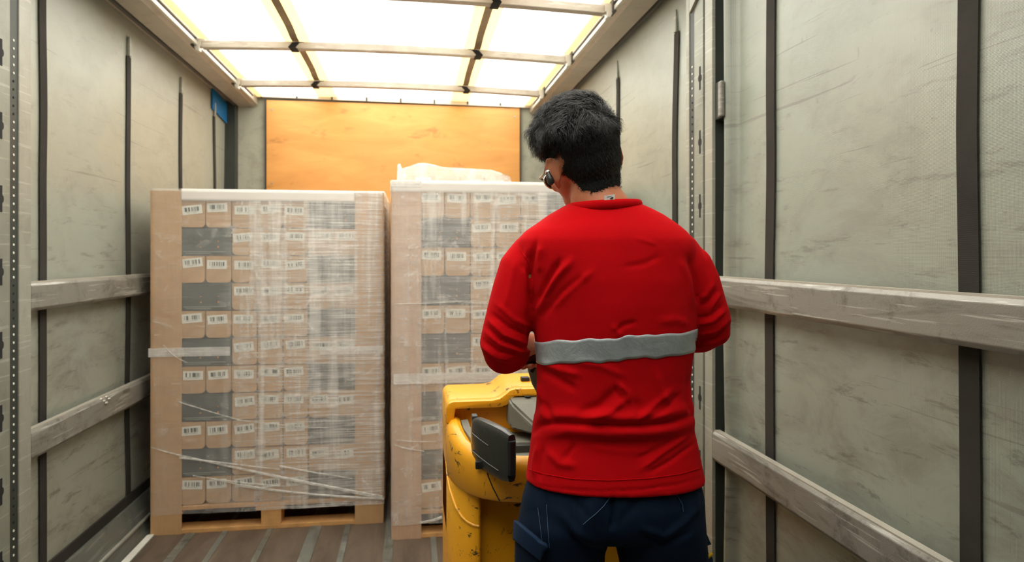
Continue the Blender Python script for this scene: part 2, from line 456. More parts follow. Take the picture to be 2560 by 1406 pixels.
def curtain(side, name, mat, straps, label):
    pl = CL if side < 0 else CRR
    ys = np.concatenate([np.linspace(YB, 2.1, 160), np.linspace(2.11, 2.65, 90), np.linspace(2.67, YF-.02, 110)]); zs = np.linspace(.17, 2.66, 60)
    vs = []; fs = []
    for y in ys:
        for z in zs:
            o = curtain_x(side, y, z)
            if side > 0 and 2.12 < y < 2.62:      # curtain edge rolled into a hem just before the post
                o += -.050*math.exp(-((y-2.345)/.014)**2) + .05*math.exp(-((y-2.48)/.055)**2)
            if side > 0 and z > 2.42 and y > 2.6: o += -.02*(z-2.42)/.2
            vs.append((pl + (o if side < 0 else o), y, z))
    nz = len(zs)
    for i in range(len(ys)-1):
        for j in range(nz-1):
            q = (i*nz+j, (i+1)*nz+j, (i+1)*nz+j+1, i*nz+j+1)
            fs.append(q if side < 0 else q[::-1])
    n0 = len(vs)
    t_ = .004 * side
    vs2 = [(x+t_, y, z) for x, y, z in vs]
    me = bpy.data.meshes.new(name); me.from_pydata(vs, [], fs); me.update()
    for p in me.polygons: p.use_smooth = True
    o = new_obj(name, me, mat); o['kind'] = 'structure'; o['label'] = label
    so = o.modifiers.new('thickness', 'SOLIDIFY'); so.thickness = .004; so.offset = 1 if False else -1
    for y, w, z1 in straps:
        m = MB(); N = 40; pts = []
        for k in range(N+1):
            z = .19 + (z1-.19)*k/N
            x = pl + curtain_x(side, y, z) - side*.004
            if side > 0 and z > 2.42 and y > 2.6: x += -.02*(z-2.42)/.2
            yy = y + .006*noise.noise(Vector((z*2.3, y, 0)))
            pts += [(x, yy-w/2, z), (x, yy+w/2, z), (x-side*.004, yy+w/2, z), (x-side*.004, yy-w/2, z)]
        m.loft([[pts[4*k+j] for j in range(4)] for k in range(N+1)])
        m.build('strap', M['strap'], o)
        m = MB(); xb = pl - side*.006
        m.box(min(xb, xb-side*.012), max(xb, xb-side*.012), y-w*.25, y+w*.25, z1, z1+.10)
        m.build('strap_hook', M['post_light'], o, .003)
    m = MB(); xs = sorted((pl-side*.002, pl-side*.012)); m.box(xs[0], xs[1], YB, YF-.02, .165, .215)
    m.build('bottom_belt', M['strap'], o)
    return o
Yof = lambda px, X: X / math.tan(math.atan((px-1280)/FPX)+YAW)
ls = [(Yof(103, CL), .05, 2.66), (Yof(318, CL), .05, 2.44), (Yof(450, CL), .05, 2.44), (Yof(533, CL), .05, 2.44), (1.1, .05, 2.5), (.3, .05, 2.5), (-.5, .05, 2.5), (-1.3, .05, 2.5), (-2.1, .05, 2.5)]
rs = [(Yof(1548, CRR), .05, 2.44), (Yof(1690, CRR-.01), .052, 2.42), (Yof(1932, CRR), .052, 2.52), (Yof(2437, CRR), .054, 2.6), (.5, .05, 2.5), (-.3, .05, 2.5), (-1.1, .05, 2.5), (-1.9, .05, 2.5)]
wl_ = curtain(-1, 'wall_left', M['curtain_l'], ls, 'grey-green side curtain with dark vertical webbing straps, left side of the trailer')
wr_ = curtain(1, 'wall_right', M['curtain_r'], rs, 'grey-green stained side curtain with dark vertical webbing straps, right side of the trailer')
# blue repair patch on the left curtain
m = MB(); m.prism([(5.16, 2.485), (5.55, 2.45), (5.57, 2.60), (5.16, 2.64)], CL+.006, CL+.016, 'x')
m.build('blue_patch', M['blue'], wl_)['label'] = 'bright blue patch high on the curtain'
m = MB(); m.box(XL-.12, XR+.12, YB-.05, YB, 0, 2.72); tag(m.build('wall_back_blocker', M['post_dark']), 'dark wall added behind the camera to cut light from the open rear', kind='structure')  # unseen wall, added to keep light from the open rear out
# headboard
m = MB(); m.box(-1.50, 1.24, YF, YF+.04, 0, 2.72); wf = m.build('wall_front', M['headboard']); tag(wf, 'grey laminate headboard at the closed end of the trailer', kind='structure')
m = MB(); m.prism([(-1.28, 2.675), (1.02, 2.655), (1.02, 2.685), (-1.28, 2.705)], YF-.05, YF, 'y'); m.build('top_strip', M['rail_lip'], wf)
for k in range(9):
    m = MB(); xx = -1.17+k*.27; m.box(xx-.006, xx+.006, YF-.055, YF-.048, 2.665, 2.70); m.build('joint', M['rail_dark'], wf)
m = MB(); m.box(-1.45, -1.355, YF-.09, YF, 0, 2.62); m.build('trim_1', M['post_dark']); tag(bpy.data.objects['trim_1'], 'dark grey corner pillar left of the headboard', kind='structure')
m = MB(); m.box(1.10, 1.19, YF-.09, YF, 0, 2.62); m.build('trim_2', M['post_dark']); tag(bpy.data.objects['trim_2'], 'dark grey corner pillar right of the headboard', kind='structure')
# plywood panel
px0, px1 = -1.135, .885
m = MB(); m.box(px0, px1, YF-.03, YF-.002, .35, 2.655); pp = m.build('plywood_panel', M['plywood'], bevel=.002); tag(pp, 'large orange plywood panel screwed to the grey headboard behind the pallets', 'panel')
for xa in (px0-.012, px1+.002):
    m = MB(); m.box(xa, xa+.010, YF-.035, YF-.002, .35, 2.66); m.build('edge_strip', M['rail_dark'], pp)
for (x_, z_) in ((px0+.04, 2.58), (px0+.04, 2.0), (px0+.04, 1.45), (px1-.04, 2.58), (px1-.04, 1.95), (px1-.04, 1.4)):
    m = MB(); m.tube([(x_, YF-.034, z_), (x_, YF-.028, z_)], .008, 10); m.build('screw', M['bolt'], pp)

# top side rails
def rail(side, n, label):
    xi = -1.20 if side < 0 else .97
    xo = CL-.03 if side < 0 else CRR+.03
    s = side
    m = MB()
    prof = [(xi, 2.615), (xi + s*.03, 2.60), (xi + s*.14, 2.595), (xi+s*.145, 2.63), (xo, 2.63), (xo, 2.74), (xi, 2.74)]
    if s > 0: prof = prof
    m.prism(prof, YB, YF-.02, 'y'); o = m.build('trim_%d' % n, M['rail']); tag(o, label, kind='structure')
    m = MB(); m.box(*sorted((xi-s*.012, xi+s*.006)), YB, YF-.22, 2.607, 2.63); m.build('lower_lip', M['rail_lip'], o, .003)
    m = MB(); m.box(*sorted((xi-s*.014, xi+s*.002)), YB, YF-.22, 2.645, 2.662); m.build('upper_lip', M['rail_lip'], o, .003)
    m = MB(); m.box(*sorted((xi-s*.004, xi+s*.004)), YB, YF-.22, 2.628, 2.647); m.build('groove', M['rail_dark'], o)
    m = MB(); m.box(*sorted((xi+s*.146, xi+s*.16)), YB, YF-.12, 2.585, 2.63); m.build('runner_track', M['rail_dark'], o)
    return o
rail(-1, 3, 'aluminium top rail above the left curtain'); rail(1, 4, 'aluminium top rail above the right curtain')

# lower side raves (steel kick strips beside the floor)
for s, n in ((-1, 5), (1, 6)):
    x0 = XL if s < 0 else XR
    m = MB()
    m.prism([(x0-s*.035, 0), (x0+s*.06, 0), (x0+s*.06, .165), (x0+s*.035, .165), (x0+s*.0, .075), (x0-s*.012, .07), (x0-s*.018, .03)], YB, YF-.02, 'y')
    o = m.build('trim_%d' % n, M['rave']); tag(o, 'dark steel side rave along the %s edge of the floor' % ('left' if s < 0 else 'right'), kind='structure')
    m = MB(); m.box(*sorted((x0-s*.018, x0-s*.004)), YB, YF-.02, .068, .080); m.build('worn_edge', M['post_light'], o, .002)
    m = MB(); m.box(*sorted((x0-s*.075, x0-s*.037)), YB, YF-.02, 0, .006); m.build('floor_angle', M['floor_strip'], o)
# the pale stained stretch of the floor angle
m = MB(); m.prism([(-1.335, 3.25), (-1.297, 3.27), (-1.300, 3.72), (-1.332, 3.70)], .006, .0085, 'z'); m.build('pale_dirt', M['punch'], bpy.data.objects['trim_5'])

# roof tarpaulin (slightly arched) with doubled strips
YR = .05   # translucent roof ends here; an added opaque sheet blocks light behind it
def roof_z(x): return 2.675 + .025*(1-((x+.115)/1.1)**2)
m = MB(); N = 24; xs = [-1.20+2.17*k/N for k in range(N+1)]
top = [(x, roof_z(x)+.0015) for x in xs]; bot = [(x, roof_z(x)) for x in xs[::-1]]
vs = [(x, y, roof_z(x)) for y in (YR, YF) for x in xs]
me = bpy.data.meshes.new('ceiling'); me.from_pydata(vs, [], [(k, k+N+1, k+N+2, k+1) for k in range(N)]); me.update()
for p in me.polygons: p.use_smooth = True
ceil = new_obj('ceiling', me, M['tarp']); tag(ceil, 'translucent white roof tarpaulin glowing with daylight', kind='structure')
def sheet(name, x0, x1, dz, mat, y0=YR, y1=YF-.01, parent=ceil):
    n = 6; xs = [x0+(x1-x0)*k/n for k in range(n+1)]
    me = bpy.data.meshes.new(name); me.from_pydata([(x, y, roof_z(x)-dz) for y in (y0, y1) for x in xs], [], [(k, k+n+1, k+n+2, k+1) for k in range(n)])
    return new_obj(name, me, mat, parent)
BX = (-.665, .386)
m = MB(); m.box(-1.2, .97, YB, YR, 2.69, 2.70); tag(m.build('trim_7', M['post_dark']), 'dark opaque sheet added above and behind the camera to cut roof light', kind='structure')  # unseen sheet added so less light falls from behind the man
for x in BX: sheet('doubled_strip', x-.075, x+.075, .004, M['tarp_double'])
sheet('doubled_edge', -1.20, -1.155, .004, M['tarp_double']); sheet('doubled_edge', .925, .97, .004, M['tarp_double'])
BOWS = [4.92, 4.05, 3.20, 2.33, 1.46, .6, -.27, -1.14, -2.0, -2.9, -3.8]
bz = lambda x: 2.592 + .022*(1-((x+.13)/1.04)**2)
for i, y in enumerate(BOWS):
    t_ = empty('roof_bow', (0, 0, 0))
    N = 20; rings = []
    for k in range(N+1):
        x = -1.165+2.08*k/N; z = bz(x)
        rings.append([(x, y-.024, z), (x, y+.024, z), (x, y+.024, z+.042), (x, y-.024, z+.042)])
    m = MB(); m.loft(rings); m.build('bow_tube', M['bow'], t_, .004)
    for s, xe in ((-1, -1.165), (1, .915)):
        m = MB(); m.prism([(xe-s*.02, 2.645), (xe+s*.035, 2.645), (xe+s*.045, 2.605), (xe+s*.03, 2.575), (xe+s*.012, 2.575), (xe+s*.01, 2.60), (xe-s*.02, 2.60)], y-.02, y+.02, 'y')
        m.build('end_bracket', M['rail_lip'], t_, .003)
        m = MB(); m.box(*sorted((xe+s*.036, xe+s*.054)), y-.035, y+.035, 2.60, 2.66); m.build('bracket_pad', M['rail_dark'], t_)
    if i < 3:
        tag(t_, ['steel roof bow nearest the headboard', 'steel roof bow second from the headboard, above the left pallet', 'steel roof bow third from the headboard, at the top of the picture'][i], 'roof bow', 'roof bows under the tarpaulin')
    else:
        tag(t_, 'steel roof bow above or behind the camera, %s from the headboard' % ['fourth', 'fifth', 'sixth', 'seventh', 'eighth', 'ninth', 'tenth', 'eleventh'][i-3], 'roof bow', 'roof bows under the tarpaulin')
for k, x in enumerate(BX):
    t_ = empty('roof_strap', (0, 0, 0)); tag(t_, 'long dark webbing strap under the roof, %s one' % ('left' if k == 0 else 'right'), 'strap')
    m = MB(); rings = []
    ys = np.linspace(YB, 5.02, 120)
    for y in ys:
        dmin = min(abs(y-b_) for b_ in BOWS); z = roof_z(x)-.010 - .018*math.exp(-(dmin/.12)**2)
        rings.append([(x-.02, y, z), (x+.02, y, z), (x+.02, y, z+.002), (x-.02, y, z+.002)])
    m.loft(rings); m.build('webbing', M['roof_strap'], t_)
    for i, y in enumerate(BOWS):
        m = MB(); z = bz(x); sg = -1 if k == 0 else 1
        pth = [(x, y+.12, z+.045), (x, y+.05, z+.015), (x, y+.028, z-.006), (x, y-.028, z-.006), (x+sg*.006, y-.06, z-.004), (x-sg*.02, y-.085, z+.015), (x-sg*.045, y-.075, z+.022)]
        m.loft([[(p[0]-.02, p[1], p[2]), (p[0]+.02, p[1], p[2]), (p[0]+.02, p[1], p[2]+.003), (p[0]-.02, p[1], p[2]+.003)] for p in pth])
        m.build('bow_loop', M['loop'], t_)

# posts
def post(side, ys, name_label, y_shift=0.0, full=True):
    """ys: y positions near edge, keyhole start/end, dark start/end, rim end"""
    s = side; x0 = XL if s < 0 else XR
    ya, yb, yc, yd, ye = ys      # light flange | keyhole face | dark strip | rim
    t_ = empty('side_post', (x0, (ya+ye)/2, 0)); L = Vector(t_.location)
    def bx(name, xa, xb, y0, y1, z0, z1, mat, bev=.002):
        m = MB(); m.box(*sorted((x0+s*xa, x0+s*xb)), y0, y1, z0, z1)
        o = m.build(name, mat, t_, bev); return o
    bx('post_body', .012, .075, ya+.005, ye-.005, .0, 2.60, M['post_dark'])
    bx('near_flange', .0, .014, ya, yb-.017, .0, 2.60, M['post_light'])
    bx('keyhole_face', .0, .014, yb, yc, .0, 2.60, M['post'])
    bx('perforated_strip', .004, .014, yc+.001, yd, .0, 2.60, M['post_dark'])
    bx('far_rim', .0, .014, yd, ye, .0, 2.60, M['post_light'])
    m = MB()
    for k in range(11):
        z = 2.60-.485-.247*k+.0
        if z < .1: break
        yk = yb+(yc-yb)*.32
        pts = []
        for a in range(0, 181, 20): pts.append((yk+.0135*math.cos(R(a-90)), z+.0135*math.sin(R(a-90))))
        prof = [(yk-.006, z-.045), (yk+.006, z-.045), (yk+.006, z-.014), (yk+.013, z-.009), (yk+.015, z), (yk+.013, z+.009), (yk+.006, z+.014), (yk+.006, z+.045), (yk-.006, z+.045), (yk-.006, z+.014), (yk-.013, z+.009), (yk-.015, z), (yk-.013, z-.009), (yk-.006, z-.014)]
        m = MB(); m.prism(prof, x0-s*.0012, x0+s*.001, 'x'); m.build('keyhole_slot', M['hole'], t_)
    ml, md = MB(), MB(); k = 0; z = 2.18
    while z > .15:
        tgt = md if (k // 5) % 5 in (1,) else ml
        yk = (yc+yd)/2
        tgt.tube([(x0+s*.0025, yk, z), (x0+s*.006, yk, z)], .0045, 8); z -= .0285; k += 1
    o = ml.build('punched_holes', M['punch'], t_); o['kind'] = 'stuff'
    o = md.build('punched_holes_dark', M['hole'], t_); o['kind'] = 'stuff'
    # head plate with bolts
    m = MB(); m.prism([(ya+.01, 2.60), (yc+.02, 2.60), (yc+.02, 2.39), (yb+.03, 2.43), (yb-.01, 2.44), (yb-.02, 2.45), (ya+.01, 2.49)], x0-s*.012, x0, 'x')
    o = m.build('head_plate', M['post_light'], t_, .002)
    for (yy, zz) in ((yb+.055, 2.47), (yb+.01, 2.50), (yb+.055, 2.55), (yb+.0, 2.57)):
        m = MB(); m.tube([(x0-s*.012, yy, zz), (x0-s*.018, yy, zz)], .009, 6); o = m.build('bolt', M['bolt'], t_)
    m = MB(); m.box(*sorted((x0-s*.01, x0+s*.02)), ya-.01, ye+.01, 2.56, 2.62); o = m.build('post_head', M['post_light'], t_, .003)
    tag(t_, name_label, 'post')
    return t_
post(1, (2.396, 2.477, 2.559, 2.61, 2.64), 'perforated steel side post behind the man in red, right side')
post(-1, (2.43, 2.50, 2.578, 2.633, 2.71), 'perforated steel side post at the left edge of the picture')
post(1, (-.85, -.77, -.69, -.64, -.61), 'steel side post on the right behind the camera')
post(-1, (-.85, -.77, -.69, -.64, -.61), 'steel side post on the left behind the camera')
# buckle sleeve on the curtain hem beside the right post
t_ = empty('tension_sleeve', (1.125, 2.36, 2.0)); tag(t_, 'dark buckle sleeve clamped round the curtain hem beside the right post', 'buckle')
for nm, a in (('sleeve', (1.112, 1.19, 2.345, 2.43, 1.93, 2.07, M['post_dark'])), ('sleeve_edge', (1.105, 1.122, 2.335, 2.362, 1.935, 2.065, M['alu_bar']))):
    m = MB(); m.box(*a[:6]); o = m.build(nm, a[6], t_, .006)

# aluminium side boards in the post pockets
def side_board(side, y0, y1, z0, z1, label, drop=0.0):
    s = side; x0 = XL if s < 0 else XR
    m = MB(); h = z1-z0
    prof = [(x0+s*.008, z0), (x0+s*.030, z0), (x0+s*.030, z1), (x0+s*.008, z1), (x0+s*.0, z1-.012), (x0+s*.0, z0+.012)]
    m.prism(prof, y0, y1, 'y'); o = m.build('side_board', M['alu_bar'], None, .002); tag(o, label, 'side board', 'aluminium side boards along the curtains')
    m = MB(); m.box(*sorted((x0+s*.0075, x0+s*.029)), y0+.002, y1-.002, z1-.001, z1+.004); m.build('top_edge', M['rail_lip'], o)
    return o
side_board(1, -.62, 2.395, 1.245, 1.35, 'upper aluminium side board along the right curtain')
side_board(1, -.62, 2.395, .67, .78, 'lower aluminium side board along the right curtain')
side_board(-1, 2.712, YF-.10, 1.225, 1.33, 'upper aluminium side board along the left curtain')
ob = side_board(-1, 2.712, YF-.10, .68, .79, 'lower aluminium side board along the left curtain, dented on its top edge')
for k in range(5):
    m = MB(); m.ball((XL-.006+.004*k % .01, 3.29+.016*k, .787-.012*(k % 3)), (.007, .012, .006), 8); m.build('dent', M['rail_lip'], ob)
side_board(-1, -.6, 2.425, 1.225, 1.33, 'upper aluminium side board of the left bay beside the camera')
side_board(-1, -.6, 2.425, .68, .79, 'lower aluminium side board of the left bay beside the camera')


# ------------------------------------------------------------------ pallets, cartons, film
def carton_mesh(name, w, d, h, r_low, mat):
    m = MB(); g = .0026; pts = []
    def arc(cx, cz, r, a0, a1, n=5):
        for k in range(n+1):
            a = R(a0+(a1-a0)*k/n); pts.append((cx+r*math.cos(a), cz+r*math.sin(a)))
    x0, x1, z0, z1 = g, w-g, g, h-g; rt = .003
    arc(x0+r_low, z0+r_low, r_low, 180, 270); arc(x1-r_low, z0+r_low, r_low, 270, 360)
    arc(x1-rt, z1-rt, rt, 0, 90, 2); arc(x0+rt, z1-rt, rt, 90, 180, 2)
    m.prism(pts, 0, d, 'y')
    me = m.mesh(name); bm = bmesh.new(); bm.from_mesh(me); bmesh.ops.recalc_face_normals(bm, faces=bm.faces); bm.to_mesh(me); bm.free()
    me.materials.append(mat); return me
LW, LH = .098, .046
me_lab = bpy.data.meshes.new('barcode_label')
me_lab.from_pydata([(-LW/2, 0, -LH/2), (LW/2, 0, -LH/2), (LW/2, 0, LH/2), (-LW/2, 0, LH/2), (-LW/2, .001, -LH/2), (LW/2, .001, -LH/2), (LW/2, .001, LH/2), (-LW/2, .001, LH/2)], [],
                   [(0, 1, 2, 3), (7, 6, 5, 4), (0, 4, 5, 1), (1, 5, 6, 2), (2, 6, 7, 3), (3, 7, 4, 0)])
uvl = me_lab.uv_layers.new(name='UVMap')
for p in me_lab.polygons:
    for li in p.loop_indices:
        v = me_lab.vertices[me_lab.loops[li].vertex_index].co
        uvl.data[li].uv = ((v.x+LW/2)/LW, (v.z+LH/2)/LH) if p.index == 0 else (.02, .02)
me_lab.materials.append(M['label'])

ORD = ['first', 'second', 'third', 'fourth', 'fifth', 'sixth', 'seventh', 'eighth', 'ninth', 'tenth', 'eleventh', 'twelfth']
rnd = random.Random(3)
protos = {}
def get_proto(w, d, h):
    key = (round(w, 4), round(d, 3), round(h, 4))
    if key not in protos:
        protos[key] = (carton_mesh('kraft_carton', w, d, h, .021, M['kraft']), carton_mesh('dark_carton', 2*w, d, h, .004, M['dark_box']))
        def pr(name, boxes, mat):
            m = MB()
            for bxx in boxes: m.box(*bxx)
            me = m.mesh(name); me.materials.append(mat); return me
        protos[key] += (pr('printed_line', [(.02, 2*w-.03, -.0008, .0006, h*.13, h*.15), (.03, w*1.2, -.0008, .0006, h*.075, h*.09)], M['print_line']),
                        pr('printed_mark', [(w*.78, w*.84, -.0008, .0006, h*.28, h*.33), (w*1.45, w*1.51, -.0008, .0006, h*.28, h*.34), (w*.79, w*.83, -.0008, .0006, h*.5, h*.53), (w*1.46, w*1.5, -.0008, .0006, h*.5, h*.53)], M['print_dot']))
    return protos[key]

def stack(which, x0, x1, yf, depth, ztop, rows, z_base, first_odd=1, ncol=9, skew=0.0):
    w = (x1-x0-.012)/ncol; h = (ztop-z_base)/rows; d = .30
    me_k, me_d, me_pl, me_pm = get_proto(w, d, h)
    xs0 = x0+.006; yfr = yf+.010
    for r in range(rows):            # r = 0 is the top row
        z = ztop-(r+1)*h
        odd = r % 2 == 0
        cells = [(0, 'k')] + ([(1, 'k'), (2, 'k'), (3, 'k'), (4, 'k'), (5, 'k'), (6, 'd')] if odd else [(1, 'd'), (3, 'k'), (4, 'k'), (5, 'k'), (6, 'k'), (7, 'k')]) + [(8, 'k')]
        seen = 0
        for c, kind in cells:
            jy = rnd.uniform(0, .006); jx = rnd.uniform(-.0008, .0008)
            edge = c in (0, 8)
            rowname = '%s row down' % ORD[r]; wh = which.replace(' wrapped', '')
            if kind == 'k':
                o = new_obj('kraft_carton', me_k); 
                if edge:
                    tag(o, 'kraft carton behind the %s corner board, %s, %s' % ('left' if c == 0 else 'right', rowname, wh), 'carton', 'kraft cartons in ' + which)
                else:
                    seen += 1
                    tag(o, 'kraft carton with barcode label, %s kraft one in the %s, %s' % (ORD[seen-1], rowname, wh), 'carton', 'kraft cartons in ' + which)
                    l = new_obj('barcode_label', me_lab, None, o); l.matrix_parent_inverse = Matrix.Identity(4)
                    l.location = (w/2+rnd.uniform(-.010, .004), -.0012, h*(.70 if c < 6 else .68)+rnd.uniform(-.008, .006)); l.rotation_euler = (0, R(rnd.uniform(-7, 3)), 0)
            else:
                seen += 1
                o = new_obj('dark_carton', me_d)
                tag(o, 'wide dark grey carton at the %s of the %s, %s' % ('right' if odd else 'left', rowname, wh), 'carton', 'dark cartons in ' + which)
                for mm in (me_pl, me_pm):
                    l = new_obj(mm.name.split('.')[0], mm, None, o); l.matrix_parent_inverse = Matrix.Identity(4)
            o.location = (xs0+c*w+jx, yfr+jy, z)
    # rear rows that the end faces show
    for r in range(rows):
        for c in ((8,) if which.startswith('left') else (0,)):
            o = new_obj('kraft_carton', me_k); o.location = (xs0+c*w, yfr+.32, ztop-(r+1)*h)
            tag(o, 'kraft carton at the rear of the inner side, %s row down, %s' % (ORD[r], which.replace(' wrapped', '')), 'carton', 'kraft cartons in ' + which)
    return w, h

def pallet(x0, x1, y0, y1, label):
    t_ = empty('wooden_pallet', (x0, y0, 0)); W = x1-x0; D = y1-y0
    def bx(name, *a, **k):
        m = MB(); m.box(*a); return m.build(name, M['pallet'], t_, .002)
    for yy in (y0, (y0+y1)/2-.05, y1-.10):
        for xx, ww in ((x0, .10), ((x0+x1)/2-.045, .10), (x1-.10, .10)):
            bx('block', xx, xx+ww, yy+.001, yy+.10, .022, .100)
    for xx in (x0, (x0+x1)/2-.05, x1-.10):
        pass
    for yy in (y0, (y0+y1)/2-.05, y1-.10): bx('bottom_board', x0, x1, yy, yy+.10, .0, .022)
    for xx in (x0, (x0+x1)/2-.072, x1-.145): bx('stringer_board', xx, xx+.145, y0+.0, y1, .100, .120)
    for k in range(5):
        yy = y0+(D-.12)*k/4; bx('deck_board', x0, x1, yy, yy+.12, .120, .140)
    tag(t_, label, 'pallet', 'wooden pallets under the loads'); return t_

def corner_board(x, y, sx_, sy_, z0, z1, label, mat=None, wx=.155, wy=.09, t=.006):
    """L-shaped cardboard edge protector; sx_, sy_ = direction of its two legs"""
    pts = [(x, y), (x+sx_*wx, y), (x+sx_*wx, y+sy_*t), (x+sx_*t, y+sy_*t), (x+sx_*t, y+sy_*wy), (x, y+sy_*wy)]
    m = MB(); m.prism(pts, z0, z1, 'z'); o = m.build('corner_board', mat or M['board'], None, .0015)
    return tag(o, label, 'corner board', 'cardboard corner boards on the loads')

def film(name, x0, x1, y0, y1, z0, z1, mat, label, amp=.003, top=True, seed=0):
    """stretch film pulled round a load"""
    per = []; r = .006
    nx = int((x1-x0)/.02); ny = int((y1-y0)/.05)
    for k in range(nx): per.append((x0+r+(x1-x0-2*r)*k/nx, y0, 0, -1))
    for k in range(ny): per.append((x1, y0+r+(y1-y0-2*r)*k/ny, 1, 0))
    for k in range(nx): per.append((x1-r-(x1-x0-2*r)*k/nx, y1, 0, 1))
    for k in range(ny): per.append((x0, y1-r-(y1-y0-2*r)*k/ny, -1, 0))
    nz = 90; vs = []; n = len(per)
    for j in range(nz+1):
        z = z0+(z1-z0)*j/nz
        for (x, y, ax, ay) in per:
            q = noise.noise(Vector((x*3+seed, y*3, z*30)))*.6+noise.noise(Vector((x*16, y*16+seed, z*2)))
            o = abs(q)*amp+.0008
            zz = z + (.006*noise.noise(Vector((x*4, y*4, seed))) if j in (0,) else 0)
            vs.append((x+ax*o, y+ay*o, zz))
    fs = [(j*n+k, j*n+(k+1) % n, (j+1)*n+(k+1) % n, (j+1)*n+k) for j in range(nz) for k in range(n)]
    if top: fs.append(tuple(range(nz*n, (nz+1)*n)))
    me = bpy.data.meshes.new(name); me.from_pydata(vs, [], fs); me.update()
    for p in me.polygons: p.use_smooth = True
    o = new_obj(name, me, mat); tag(o, label, 'stretch film', 'stretch film round the loads'); return o

def strand(film_o, pts, w0=.004, w1=.010, seg=5):
    m = MB(); n = len(pts)
    rad = [w0+(w1-w0)*k/(n-1) for k in range(n)]
    m.tube(pts, rad, seg, .35, ref=Vector((0, 1, 0))); m.build('bunched_fold', M['film_strand'], film_o)

# --- left stack
A0, A1, AY = -1.318, -.150, 3.705
M['film_a'] = film_mat('stretch_film_a', A0, A1, .12, 1.765, .09, .20, .42, .6, inset=True)
pallet(A0+.004, A1-.004, AY+.008, AY+.808, 'pine pallet under the left wrapped stack of cartons')
wA, hA = stack('left wrapped stack', A0, A1, AY, .8, 1.715, 11, .145)
corner_board(A0, AY, 1, 1, .0, 1.762, 'cardboard corner board at the front left edge of the left stack', wx=.150)
corner_board(A1, AY, -1, 1, .0, 1.768, 'cardboard corner board at the front right edge of the left stack', wx=.150)
m = MB(); m.box(A0+.15, A1-.15, AY+.002, AY+.008, 1.722, 1.764); o = m.build('top_edge_board', M['board'], None, .001); tag(o, 'cardboard edge strip along the top front of the left stack', 'corner board')
m = MB(); m.box(A0+.01, A1-.01, AY+.012, AY+.78, 1.716, 1.720); tag(m.build('cover_sheet', M['board'], None), 'cardboard cover sheet on top of the left stack', 'sheet')
m = MB(); m.box(A0+.155, A1-.155, AY+.012, AY+.02, .1405, .1445); tag(m.build('edge_sheet', M['board'], None), 'thin cardboard sheet under the bottom cartons of the left stack', 'sheet')
fa = film('stretch_film', A0-.003, A1+.003, AY-.004, AY+.80, .105, 1.772, M['film_a'], 'clear stretch film round the left stack, milky and streaked on its right half', .004, True, 1)
yA = AY-.010
def arcpts(p, q, sag, n=12, y=yA):
    return [(p[0]+(q[0]-p[0])*k/n, y-.004*math.sin(math.pi*k/n), p[1]+(q[1]-p[1])*k/n-sag*math.sin(math.pi*k/n)) for k in range(n+1)]
dZ = lambda y, d=3.52: CAM_H+(639-y)/FPX*d
dX = lambda px: AY*math.tan(math.atan((px-1280)/FPX)+YAW)
for (p, q, sag, a, b_) in (
    ((450, 1134), (955, 1264), .004, .004, .011), ((450, 1140), (700, 1180), .0, .006, .002),
    ((540, 1200), (895, 1262), .012, .002, .008), ((484, 1186), (700, 1222), .004, .003, .003),
    ((700, 1172), (880, 1212), .0, .005, .003), ((448, 1002), (600, 1052), .0, .003, .0022), ((600, 1052), (880, 1085), .006, .002, .0012),
    ((410, 860), (470, 905), .012, .002, .0015), ((380, 1112), (450, 1134), .0, .001, .004), ((600, 1218), (960, 1268), .008, .004, .006)):
    strand(fa, arcpts((dX(p[0]), dZ(p[1])), (dX(q[0]), dZ(q[1])), sag), a, b_)
M['film_band'] = film_mat('film_band', -5, 5, -5, 5, .34, .34, .15, .4)
def band(film_o, xa, xb, z0, z1, y):
    m = MB(); m.box(xa, xb, y, y+.0012, z0, z1); m.build('film_band', M['film_band'], film_o)
band(fa, dX(372), dX(576), dZ(890), dZ(868), yA+.003)
band(fa, dX(800), dX(957), dZ(893), dZ(872), yA+.003)

# --- right stack
B0, B1, BY = -.103, 1.085, 3.475
M['film_b'] = film_mat('stretch_film_b', B0-.4, B1, .10, 1.805, .17, .20, .45, .5)
pallet(B0+.004, B1-.004, BY+.008, BY+.808, 'pine pallet under the right wrapped stack of cartons')
wB, hB = stack('right wrapped stack', B0, B1, BY, .8, 1.765, 11, .148)
corner_board(B0, BY, 1, 1, .0, 1.800, 'dusty cardboard corner board at the front left edge of the right stack', M['board_pale'], wx=.150)
corner_board(B1, BY, -1, 1, .0, 1.800, 'cardboard corner board at the front right edge of the right stack, beside the man\'s head', wx=.150)
m = MB(); m.box(B0+.15, B1-.15, BY+.002, BY+.008, 1.770, 1.798); o = m.build('top_edge_board', M['board'], None, .001); tag(o, 'cardboard edge strip along the top front of the right stack', 'corner board')
m = MB(); m.box(B0+.01, B1-.01, BY+.012, BY+.78, 1.766, 1.770); tag(m.build('cover_sheet', M['board'], None), 'cardboard cover sheet on top of the right stack', 'sheet')
fb = film('stretch_film', B0-.003, B1+.003, BY-.004, BY+.80, .075, 1.808, M['film_b'], 'milky wrinkled stretch film round the right stack of cartons', .005, True, 4)
yB = BY-.010
dXb = lambda px: BY*math.tan(math.atan((px-1280)/FPX)+YAW); dZb = lambda y: CAM_H+(639-y)/FPX*3.44
for (p, q, sag, a, b_) in (((985, 1110), (1060, 1128), .004, .003, .002), ((990, 1098), (1090, 1106), .002, .002, .002), ((1050, 1306), (1105, 1296), .004, .006, .008), ((986, 760), (1200, 752), .003, .002, .001)):
    strand(fb, arcpts((dXb(p[0]), dZb(p[1])), (dXb(q[0]), dZb(q[1])), sag, y=yB), a, b_)
band(fb, dXb(984), dXb(1300), dZb(960), dZb(934), yB+.003)
